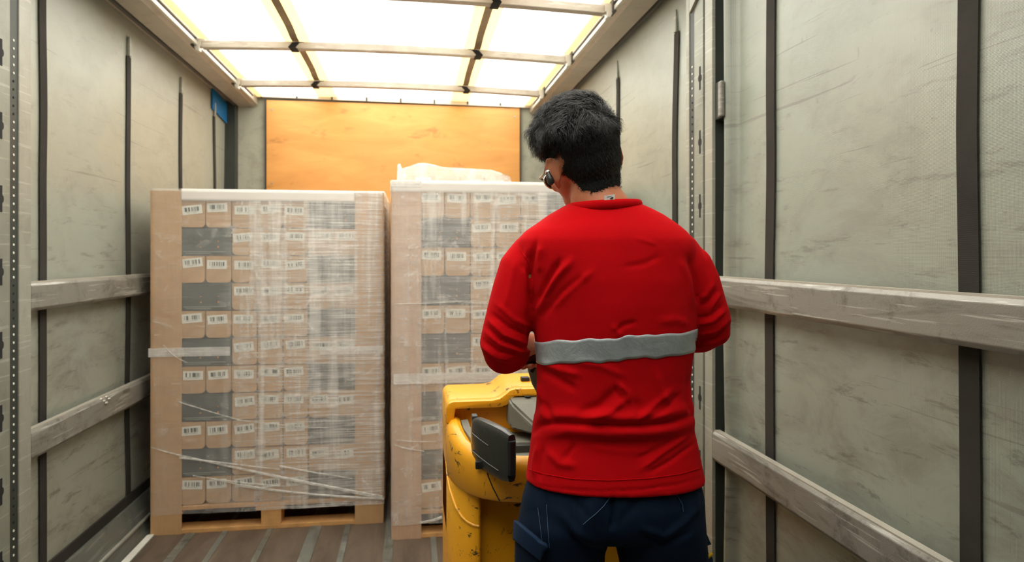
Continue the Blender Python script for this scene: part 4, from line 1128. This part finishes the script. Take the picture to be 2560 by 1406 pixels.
# fold lines over the back, in photograph pixels at the back's own distance: polyline, width px, height m
FOLDS = [
    ([(1332, 1085), (1350, 1064), (1400, 1056), (1460, 1060), (1540, 1064), (1610, 1064), (1680, 1056), (1735, 1040)], 9, -.0085),
    ([(1338, 1042), (1400, 1040), (1470, 1040), (1560, 1046), (1640, 1040), (1728, 1018)], 17, .0080),
    ([(1345, 1095), (1420, 1078), (1520, 1086), (1620, 1086), (1700, 1076)], 16, .0045),
    ([(1560, 1000), (1525, 1030), (1470, 1052)], 12, .007), ([(1540, 975), (1500, 1015), (1440, 1040)], 14, -.006),
    ([(1545, 958), (1570, 985), (1572, 1005)], 6, .006), ([(1534, 968), (1556, 1000)], 6, -.005), ([(1590, 1000), (1600, 1030), (1590, 1050)], 8, -.005),
    ([(1350, 925), (1390, 945), (1440, 975)], 11, -.006), ([(1350, 905), (1400, 925), (1450, 938)], 10, .005), ([(1352, 1000), (1372, 1030), (1385, 1052)], 10, -.006), ([(1345, 960), (1358, 1010), (1362, 1045)], 9, .006),
    ([(1640, 930), (1655, 985), (1680, 1015)], 10, .004), ([(1680, 975), (1640, 1010), (1590, 1052)], 9, .005), ([(1700, 985), (1660, 1025), (1600, 1058)], 8, -.004), ([(1722, 940), (1716, 1000), (1726, 1035)], 7, -.006),
    ([(1430, 650), (1395, 690), (1360, 740), (1342, 790)], 11, .008), ([(1400, 652), (1372, 700), (1345, 760)], 9, -.009), ([(1460, 690), (1410, 730), (1358, 790)], 10, -.006), ([(1480, 680), (1430, 718), (1370, 780)], 10, .005),
    ([(1340, 600), (1330, 650), (1322, 720), (1332, 790)], 7, -.007), ([(1352, 615), (1348, 650), (1352, 680)], 10, .005), ([(1318, 620), (1312, 680), (1318, 740)], 8, .005), ([(1303, 660), (1330, 700)], 6, -.004),
    ([(1720, 640), (1738, 700), (1745, 760)], 7, -.006), ([(1700, 650), (1722, 700), (1732, 770)], 10, .004), ([(1650, 640), (1610, 660), (1560, 668)], 8, -.0025), ([(1590, 596), (1640, 612)], 4, .002),
    ([(1720, 810), (1690, 800), (1650, 805)], 12, .003), ([(1540, 830), (1560, 812), (1590, 806)], 6, -.004), ([(1530, 815), (1545, 830), (1552, 845)], 6, .004), ([(1440, 905), (1500, 915), (1560, 940)], 10, .003),
    ([(1370, 1130), (1400, 1160), (1440, 1165)], 12, .005), ([(1440, 1110), (1410, 1150)], 9, -.004), ([(1720, 1090), (1660, 1130), (1600, 1175)], 7, .0045), ([(1735, 1110), (1680, 1150), (1620, 1185)], 6, -.004), ([(1690, 1095), (1640, 1125), (1590, 1150)], 7, -.003),
    ([(1345, 1110), (1335, 1160), (1335, 1190)], 7, .005), ([(1360, 1115), (1352, 1160), (1350, 1200)], 7, -.004), ([(1480, 1120), (1560, 1130), (1620, 1128)], 10, .002),
    ([(1320, 1210), (1400, 1224), (1500, 1229), (1600, 1226), (1700, 1210), (1757, 1194)], 3, -.0025),
    # sleeves
    ([(1212, 830), (1250, 862), (1300, 880), (1330, 878)], 5, .0045), ([(1207, 850), (1245, 880), (1300, 893)], 5, -.004), ([(1206, 868), (1240, 896), (1290, 905)], 4.5, .0045), ([(1222, 800), (1260, 838), (1320, 862)], 6, .0055), ([(1230, 785), (1270, 818), (1325, 842)], 6, -.005),
    ([(1242, 760), (1285, 800), (1330, 820)], 8, .004), ([(1215, 815), (1250, 850), (1310, 872)], 4, -.004), ([(1212, 885), (1245, 910), (1275, 912)], 4, -.003), ([(1290, 650), (1275, 720), (1262, 770)], 10, .003), ([(1320, 770), (1322, 820), (1328, 850)], 8, -.005),
    ([(1826, 800), (1790, 830), (1740, 840)], 5, .004), ([(1824, 815), (1780, 848), (1735, 855)], 5, -.004), ([(1815, 775), (1780, 805), (1745, 812)], 6, .0045), ([(1808, 762), (1775, 790), (1748, 795)], 5, -.004), ([(1825, 838), (1780, 862), (1730, 872)], 4.5, .0035),
    ([(1786, 705), (1765, 740), (1750, 745)], 7, .004), ([(1790, 725), (1768, 758), (1750, 765)], 5, -.004), ([(1800, 735), (1775, 775)], 5, .004), ([(1745, 590), (1762, 640), (1772, 690)], 6, -.003)]
def apply_folds(me, folds, noise_amp=.0012):
    n = len(me.vertices); co = np.empty(n*3); me.vertices.foreach_get('co', co); co = co.reshape(-1, 3)
    no = np.empty(n*3); me.vertices.foreach_get('normal', no); no = no.reshape(-1, 3)
    cr, cf = np.array(CR), np.array(CF)
    d = co @ cf; lat = co @ cr
    px = 1280 + FPX*lat/d; py = 639 - FPX*(co[:, 2]-CAM_H)/d
    P = np.stack([px, py], 1)
    back = np.clip((-(no @ cf))*2.2+.35, 0, 1)
    disp = np.zeros(n)
    for poly, w, h in folds:
        best = np.full(n, 1e9); T = np.zeros(n); m_ = len(poly)-1
        for i in range(m_):
            dd, t_ = seg_d(P, poly[i], poly[i+1]); k = dd < best; best[k] = dd[k]; T[k] = (i+t_[k])/m_
        fade = np.clip(np.minimum(T, 1-T)*5+.25, 0, 1)
        disp += h*np.exp(-(best/(w*.8))**2)*fade*back
    idx = np.arange(n)
    nz = np.array([noise.noise(Vector((c[0]*9, c[1]*9, c[2]*6)))*1.0+noise.noise(Vector((c[0]*24+3, c[1]*24, c[2]*14)))*.45 for c in co])
    disp += noise_amp*nz*1.6
    co = co + no*disp[:, None]
    me.vertices.foreach_set('co', co.reshape(-1)); me.update()
apply_folds(shirt_me, FOLDS)
shirt = new_obj('shirt', shirt_me, M['red'], man)
sm = shirt.modifiers.new('soften', 'SMOOTH'); sm.iterations = 1; sm.factor = .4
bpy.context.view_layer.update()
shirt_bvh = BVHTree.FromObject(shirt, bpy.context.evaluated_depsgraph_get())
CAMP = Vector((0, 0, CAM_H))
def cast(bvh, px, py, off=.002):
    d = (at(px, py, 1.0)-CAMP).normalized(); h = bvh.ray_cast(CAMP, d)
    if h[0] is None: return None
    nn = h[1] if h[1].dot(d) < 0 else -h[1]
    return h[0] + nn*off
def line_on(bvh, name, pts, rad, mat, parent, off=.0008, n=40):
    out = []
    L = len(pts)-1
    for k in range(n+1):
        u = k/n*L; i = min(int(u), L-1); f = u-i
        p = cast(bvh, pts[i][0]*(1-f)+pts[i+1][0]*f, pts[i][1]*(1-f)+pts[i+1][1]*f, off)
        if p is not None: out.append(p)
    if len(out) > 2:
        m = MB(); m.tube(out, rad, 6); return m.build(name, mat, parent, smooth=True)
def patch_on(bvh, name, quad, mat, parent, th=.003, nu=16, nv=12, off=.0015, outward=None):
    """cloth patch laid on the body: quad corners in photograph pixels, cast on to the surface"""
    g = []; ok = True
    for j in range(nv+1):
        for i in range(nu+1):
            u, v = i/nu, j/nv
            x = (quad[0][0]*(1-u)+quad[1][0]*u)*(1-v)+(quad[3][0]*(1-u)+quad[2][0]*u)*v
            y = (quad[0][1]*(1-u)+quad[1][1]*u)*(1-v)+(quad[3][1]*(1-u)+quad[2][1]*u)*v
            p = cast(bvh, x, y, off)
            g.append(p if p is not None else (g[-1] if g and g[-1] is not None else None))
    first = next((q for q in g if q is not None), None)
    if first is None: return
    g = [q if q is not None else first for q in g]
    W = nu+1
    me = bpy.data.meshes.new(name); me.from_pydata([tuple(q) for q in g], [], [(j*W+i, j*W+i+1, (j+1)*W+i+1, (j+1)*W+i) for j in range(nv) for i in range(nu)]); me.update()
    for p in me.polygons: p.use_smooth = True
    o = new_obj(name, me, mat, parent); s_ = o.modifiers.new('t', 'SOLIDIFY'); s_.thickness = th; s_.offset = 0
    return o

# reflective band all round the chest
axis = at(1534, 639, D0+.01)
def zband(lat_px):
    pts = [(1335, 1.212), (1370, 1.2225), (1450, 1.228), (1540, 1.2345), (1640, 1.2395), (1740, 1.2385)]
    if lat_px <= pts[0][0]: return pts[0][1]
    for (a, za), (b_, zb) in zip(pts, pts[1:]):
        if lat_px <= b_: return za+(zb-za)*(lat_px-a)/(b_-a)
    return pts[-1][1]
rows_n = 9; cols = 150; gv = []
for k in range(cols):
    a = 2*math.pi*k/cols; dr = CR*math.cos(a)+CF*math.sin(a)
    wpx = 1534+200*math.cos(a)
    zc_ = zband(wpx) + .0016*math.sin(wpx*.045) + .0012*math.sin(wpx*.11+1); hw = .0250+.0008*math.sin(wpx*.07)
    for j in range(rows_n):
        z = zc_-hw+2*hw*j/(rows_n-1)
        o3 = Vector((axis.x, axis.y, z)); 
        # cast from outside in, limited to torso radius so that the sleeves are skipped
        h = shirt_bvh.ray_cast(o3, dr)
        best = None; st = o3.copy()
        p = h[0] if h[0] is not None else o3+dr*.2
        q = p-o3; rr_ = 1/math.sqrt((math.cos(a)/(.189 if math.cos(a) > 0 else .187))**2+(math.sin(a)/.150)**2)
        if q.length > rr_: q = q.normalized()*rr_
        gv.append(o3+q+dr*.0009)
fs = [(k*rows_n+j, ((k+1) % cols)*rows_n+j, ((k+1) % cols)*rows_n+j+1, k*rows_n+j+1) for k in range(cols) for j in range(rows_n-1)]
me = bpy.data.meshes.new('reflective_band'); me.from_pydata([tuple(v) for v in gv], [], fs); me.update()
for p in me.polygons: p.use_smooth = True
rb = new_obj('reflective_band', me, M['reflect'], man); rb['label'] = 'grey reflective band across the back'
so = rb.modifiers.new('t', 'SOLIDIFY'); so.thickness = .0008; so.offset = 0
# collar band
m = MB(); cp = []
for k in range(49):
    a = 2*math.pi*k/48
    c = at(1511, 512, 1.552); cp.append(c + CR*(.079*math.cos(a)) + CF*(.064*math.sin(a)-.004) + Vector((0, 0, -.004*math.cos(a)*0 - .012*(math.sin(a) > 0)*math.sin(a) + .004*math.cos(a) - .004)))
m.tube(cp, .0062, 10, 1.7, ref=Vector((0, 0, 1))); m.build('collar', M['red'], man, smooth=True)
# hem and seams
line_on(shirt_bvh, 'hem_seam', [(1322, 1174), (1360, 1186), (1430, 1198), (1520, 1202), (1620, 1197), (1700, 1186), (1748, 1172)], .0010, M['red'], shirt, .0004)
line_on(shirt_bvh, 'sleeve_seam', [(1302, 625), (1318, 650), (1332, 690), (1334, 740)], .0012, M['red'], shirt, .0006)
# white size label sticking out of the collar
tg = at(1524, 493, 1.482); m = MB()
m.loft([[tg+CR*x+Vector((0, 0, z+x*.12))+CF*y for x, y, z in ((-.0115, 0, z0), (.0115, 0, z0), (.0115, .0012, z0), (-.0115, .0012, z0))] for z0 in (-.014, -.004, .0045)]) if False else None
for k in range(1):
    rg = []
    for z0, y0 in ((-.016, .004), (-.006, .0), (.0045, -.001)):
        rg.append([tg + CR*x + CF*(y0+yy) + Vector((0, 0, z0 + x*.15)) for x, yy in ((-.0115, 0), (.0115, 0), (.0115, .001), (-.0115, .001))])
    m.loft(rg)
m.build('size_label', M['white_tag'], man)['label'] = 'small white size label at the collar'
m = MB()
for x0_, z0_, w_, h_ in ((.001, -.0045, .006, .0022), (-.006, .0005, .010, .0006), (.004, -.002, .004, .001)):
    p = tg + CR*x0_ + CF*(-.0012) + Vector((0, 0, z0_ + x0_*.15)); m.loft([[p+CR*a + Vector((0, 0, b_)) for a, b_ in ((0, 0), (w_, w_*.15), (w_, h_+w_*.15), (0, h_))], [p+CR*a + Vector((0, 0, b_))+CF*.0008 for a, b_ in ((0, 0), (w_, w_*.15), (w_, h_+w_*.15), (0, h_))]])
m.build('label_print', M['black'], man)

# --- trousers
def trousers_mb():
    m = MB()
    m.loft([ell(l, r_, y, b_, f_, n=64, e=2.3) for y, l, r_, b_, f_ in ((1100, 1350, 1716, .100, .105), (1190, 1322, 1744, .122, .112), (1240, 1306, 1755, .132, .112), (1280, 1299, 1758, .130, .110), (1310, 1297, 1760, .118, .10), (1322, 1305, 1752, .10, .09))])
    def leg(rows):
        m.loft([ell(l, r_, y, b_, f_, n=48, e=2.15) for y, l, r_, b_, f_ in rows])
    leg([(1225, 1315, 1500, .100, .09), (1290, 1297, 1526, .118, .095), (1330, 1291, 1526, .112, .095), (1370, 1288, 1513, .104, .095), (1410, 1288, 1510, .099, .095), (1500, 1296, 1500, .092, .09), (1690, 1322, 1492, .075, .08), (1900, 1335, 1472, .075, .07), (2100, 1338, 1468, .072, .07)])
    leg([(1225, 1560, 1745, .100, .09), (1290, 1532, 1758, .118, .095), (1330, 1530, 1763, .112, .095), (1370, 1541, 1767, .104, .095), (1410, 1550, 1769, .099, .095), (1500, 1556, 1764, .092, .09), (1690, 1570, 1742, .075, .08), (1900, 1590, 1728, .075, .07), (2100, 1592, 1722, .072, .07)])
    return m
tr_me = remeshed(trousers_mb(), 'trousers', .0065, 8, .5)
TF = [([(1530, 1235), (1532, 1290), (1530, 1322)], 7, -.010), ([(1500, 1200), (1480, 1290), (1440, 1350)], 30, .006), ([(1600, 1320), (1660, 1345), (1720, 1300), (1740, 1270)], 10, .006), ([(1600, 1340), (1660, 1362), (1730, 1330)], 9, -.006),
      ([(1400, 1280), (1440, 1330), (1500, 1360)], 12, .005), ([(1420, 1330), (1460, 1370), (1510, 1385)], 9, -.005), ([(1345, 1240), (1352, 1320), (1372, 1400)], 6, .003), ([(1365, 1235), (1370, 1320)], 7, -.003), ([(1690, 1225), (1705, 1270), (1708, 1290)], 6, -.004),
      ([(1600, 1225), (1580, 1270), (1550, 1310)], 14, -.004), ([(1740, 1230), (1745, 1290)], 8, .003), ([(1560, 1340), (1580, 1390)], 8, .004), ([(1430, 1240), (1460, 1280), (1470, 1300)], 9, -.004)]
apply_folds(tr_me, TF, .0016)
trousers = new_obj('trousers', tr_me, M['navy'], man); bpy.context.view_layer.update()
tr_bvh = BVHTree.FromObject(trousers, bpy.context.evaluated_depsgraph_get())
line_on(tr_bvh, 'stitched_seam', [(1530, 1236), (1510, 1265), (1490, 1285), (1458, 1312)], .0008, M['stitch'], trousers)
line_on(tr_bvh, 'stitched_seam', [(1366, 1262), (1370, 1320), (1374, 1372)], .0006, M['stitch'], trousers)
line_on(tr_bvh, 'stitched_seam', [(1345, 1270), (1354, 1340), (1360, 1380)], .0006, M['stitch'], trousers)
line_on(tr_bvh, 'stitched_seam', [(1692, 1238), (1706, 1262), (1708, 1280)], .0006, M['stitch'], trousers)
patch_on(tr_bvh, 'cargo_pocket', [(1294, 1302), (1372, 1366), (1352, 1440), (1292, 1440)], M['navy'], trousers, .008)
patch_on(tr_bvh, 'pocket_flap', [(1296, 1302), (1371, 1364), (1356, 1398), (1293, 1348)], M['navy_pocket'], trousers, .010, off=.006)
m = MB(); a_ = at(1757, 1312, 1.545); b_ = at(1778, 1362, 1.545); c_ = at(1760, 1368, 1.545)
m.loft([[a_, b_, c_], [a_+CF*.05, b_+CF*.05, c_+CF*.05]]); m.build('pocket_flap', M['navy_pocket'], trousers)
m = MB(); m.loft([ell(1752, 1779, y, .03, .03, 1.555, 16) for y in (1392, 1470, 1520)]); m.build('cargo_pocket', M['navy'], trousers)
m = MB(); m.tube([at(1768, 1396, 1.545), at(1776, 1388, 1.545), at(1781, 1384, 1.545)], .004, 8); pn = m.build('pencil', simple('yellow_pencil', (.8, .5, .02, 1), .5)); tag(pn, 'yellow pencil tip sticking out of the man\'s right thigh pocket', 'pencil')
# boots standing on the floor
M['boot'] = simple('black_boot_leather', (.02, .018, .016, 1), .6)
for px_ in (1403, 1657):
    p = at(px_, 639, D0-.01); p.z = 0
    m = MB(); rg = []
    for y_, w_, h_ in ((-.085, .030, .05), (-.07, .038, .10), (-.03, .043, .13), (.02, .044, .12), (.07, .046, .075), (.13, .050, .055), (.175, .044, .045), (.195, .025, .025)):
        c = p + CF*y_; rg.append([c + CR*(w_*math.cos(a)) + Vector((0, 0, .004+max(0, h_*(math.sin(a)+1)/2*1.0))) for a in np.linspace(0, 2*math.pi, 20, endpoint=False)])
    m.loft(rg); m.build('boot', M['boot'], man, smooth=True)

# --- hair: shell grown from the scalp, then locks combed round the crown
def hairmask(h):
    """signed amount of hair at a head-frame point: <0 none"""
    x, y, z = h
    low = -.068 if y < -.045 else (-.068 + (y+.045)/.05*.085 if y < .005 else .030 + (y-.005)*.25)
    if abs(x) < .045 and y < -.03: low -= .010
    front = .085 - (z-.03)*.35 if z > .03 else .052
    return min(z-low, front-y, 9)
W_LOC = Vector((.020, -.088, .082))
def ss(a, b_, x): t_ = min(1, max(0, (x-a)/(b_-a))); return t_*t_*(3-2*t_)
vco = [v.co.copy() for v in body_me.vertices]
cand = {}
for v in body_me.vertices:
    h = to_head(v.co)
    if h.length < .16 and h.z > -.085:
        hm = hairmask(h)
        ear = abs(h.x) > (.070 if h.x < 0 else .080) and -.045 < h.y < .03 and -.045 < h.z < (.034 if h.x < 0 else .050) and Vector((h.x, h.y, h.z)).length > .079
        if hm > 0 and not ear and not (h.x**2/.083**2 > 1.0 and -.03 < h.y < .03): cand[v.index] = (h, hm)
faces = [p for p in body_me.polygons if all(i in cand for i in p.vertices)]
idx = {}; hv = []; scalp = []
def lump(h): 
    return noise.noise(Vector((h.x*34+2, h.y*34, h.z*34))) + .5*noise.noise(Vector((h.x*70, h.y*70+5, h.z*70)))
def thick(h, hm):
    top = ss(-.02, .07, h.z + .0*h.y)
    t_ = .0022 + .011*top + .008*ss(.06, .13, h.z)
    left = ss(.0, .075, -h.x)*ss(.05, .10, h.z)*.007
    t_ *= 1-.75*ss(.015, .065, h.y)*(1-ss(.07, .11, h.z))
    wd = (h-W_LOC).length
    t_ *= .45+.55*ss(.006, .045, wd)
    t_ += left + top*.008*lump(h)
    return max(.0012, t_)*ss(-.001, .014, hm)
for p in faces:
    for i in p.vertices:
        if i not in idx:
            h, hm = cand[i]; idx[i] = len(hv); n_ = body_me.vertices[i].normal
            hv.append(vco[i] + n_*thick(h, hm)); scalp.append((vco[i], n_.copy(), h, hm))
me = bpy.data.meshes.new('hair'); me.from_pydata([tuple(v) for v in hv], [], [tuple(idx[i] for i in p.vertices) for p in faces]); me.update()
for p in me.polygons: p.use_smooth = True
hair = new_obj('hair', me, M['hair_base'], man); hair['label'] = 'short wavy black hair'
rnh = random.Random(11)
sv, sf = [], []
hn = [v.normal.copy() for v in me.vertices]
def add_strand(path, r0):
    n = len(path); b0 = len(sv)
    for i, p in enumerate(path):
        t_ = (path[min(i+1, n-1)]-path[max(i-1, 0)]); t_.normalize(); a = t_.orthogonal().normalized(); c = t_.cross(a)
        r = r0*(1-.75*i/(n-1))
        for k in range(3):
            an = 2.094*k; sv.append(p+(a*math.cos(an)+c*math.sin(an))*r)
    for i in range(n-1):
        for k in range(3):
            k2 = (k+1) % 3; sf.append((b0+i*3+k, b0+i*3+k2, b0+(i+1)*3+k2, b0+(i+1)*3+k))
NS = 19000
for s_ in range(NS):
    j = rnh.randrange(len(hv)); sp_, n_, h, hm = scalp[j]
    h2 = h + Vector((rnh.uniform(-.003, .003), rnh.uniform(-.003, .003), rnh.uniform(-.003, .003)))
    out = n_
    top = ss(.015, .09, h.z)
    fl = h - W_LOC; fl = Vector((fl.x + .35*fl.z*0, fl.y, fl.z))
    nl = Vector((out.dot(hr), out.dot(hf), out.dot(hu)))
    tang = fl - nl*fl.dot(nl)
    tang = tang.normalized() if tang.length > 1e-4 else Vector((0, 0, -1))
    swirl = nl.cross(tang)
    # clumps share their wander
    cn = Vector((h.x*24, h.y*24, h.z*24))
    wx = noise.noise(cn+Vector((7, 0, 0))); wy = noise.noise(cn+Vector((0, 9, 3)))
    dirl = tang*(1.0) + swirl*(.55+3.2*wx*top) + Vector((0, 0, -.8*(1-top)))
    dirl.normalize()
    L_ = (.007 + .034*top*rnh.uniform(.6, 1.15)) 
    L_ *= 1-.55*ss(.0, .06, h.y)*(1-ss(.08, .12, h.z))
    if hm < .02: L_ *= .45
    d3 = (hr*dirl.x + hf*dirl.y + hu*dirl.z)
    base = hv[j] - out*min(.006, thick(h, hm)*.5) + (hr*(h2.x-h.x)+hf*(h2.y-h.y)+hu*(h2.z-h.z))
    lift = .10 + .70*top + .5*wy*top
    path = []; curl = rnh.uniform(.003, .008)*top; ph = wx*14+rnh.uniform(-.5, .5); N_ = 6 if top > .1 else 4
    side = out.cross(d3)
    for i in range(N_):
        t_ = i/(N_-1)
        arc = math.sin(t_*2.2)*lift*L_*.55
        path.append(base + d3*(L_*t_) + out*arc + side*(curl*math.sin(ph+t_*5)) + out*(curl*.6*math.cos(ph+t_*5)))
    add_strand(path, rnh.uniform(.00035, .0006))
# loose locks standing off the silhouette
for k in range(420):
    j = rnh.randrange(len(hv)); sp_, n_, h, hm = scalp[j]
    if h.z < .06: continue
    ph = rnh.uniform(0, 6.28); a = n_.orthogonal().normalized(); b2 = n_.cross(a); dd = a*math.cos(ph)+b2*math.sin(ph)
    L_ = rnh.uniform(.012, .032); base = hv[j]
    path = [base + n_*(L_*t_*.75) + dd*(L_*t_*t_*.9) for t_ in (0, .2, .4, .6, .8, 1)]
    add_strand(path, .0003)
me = bpy.data.meshes.new('hair_locks'); me.from_pydata([tuple(v) for v in sv], [], sf); me.update()
for p in me.polygons: p.use_smooth = True
hl = new_obj('hair_locks', me, M['hair'], hair); hl['kind'] = 'stuff'

# --- glasses and earpiece
gl = empty('glasses', tuple(E)); tag(gl, 'thin metal framed glasses worn by the man, one arm over his left ear', 'glasses')
for s_ in (-1, 1):
    m = MB(); c = H(s_*.036, .104, .002)
    m.tube([c + hr*(.026*math.cos(a)) + hu*(.019*math.sin(a)) - hf*(.010*abs(math.cos(a))*(1 if s_*math.cos(a) > 0 else 0)) for a in np.linspace(0, 2*math.pi, 25)], .0014, 6, caps=False); m.build('frame', M['chrome'], gl)
    m = MB(); m.tube([c-hf*.001, c+hf*.001], [.0245, .0245], 24, 1.0); 
    m = MB(); rg = [[c + hr*(.0255*math.cos(a)) + hu*(.0185*math.sin(a)) + hf*dy - hf*(.010*abs(math.cos(a))*(1 if s_*math.cos(a) > 0 else 0)) for a in np.linspace(0, 2*math.pi, 24, endpoint=False)] for dy in (-.0006, .0006)]
    m.loft(rg); m.build('lens', M['lens'], gl)
    m = MB(); m.tube([H(s_*.064, .094, .010), H(s_*.077, .080, .012), H(s_*.083, .04, .014), H(s_*.086, .016, .026), H(s_*.083, .0, .031)], [.003, .003, .002, .002, .0018], 8); m.build('temple_arm', M['chrome'] if s_ < 0 else M['black'], gl)
m = MB(); m.tube([H(-.011, .108, .006), H(0, .112, .009), H(.011, .108, .006)], .0013, 6); m.build('bridge', M['chrome'], gl)
ep = empty('earpiece', tuple(H(-.088, .012, -.02))); tag(ep, 'dark oblong wireless earpiece with a silver ring in front of the man\'s left ear', 'earpiece')
p0, p1 = at(1371, 425, 1.545), at(1379, 462, 1.53)
m = MB(); m.tube([p0.lerp(p1, t_) for t_ in (0, .08, .3, .6, .85, 1)], [.004, .0068, .008, .0085, .0075, .003], 14); m.build('earpiece_body', M['pad'], ep, smooth=True)
m = MB(); m.tube([p0.lerp(p1, .10), p0.lerp(p1, .24)], .0088, 16); m.build('silver_ring', M['chrome'], ep, .001)
m = MB(); m.tube([p0, at(1368, 412, 1.55), at(1362, 400, 1.555)], .0028, 8); m.build('earpiece_hook', M['pad'], ep)
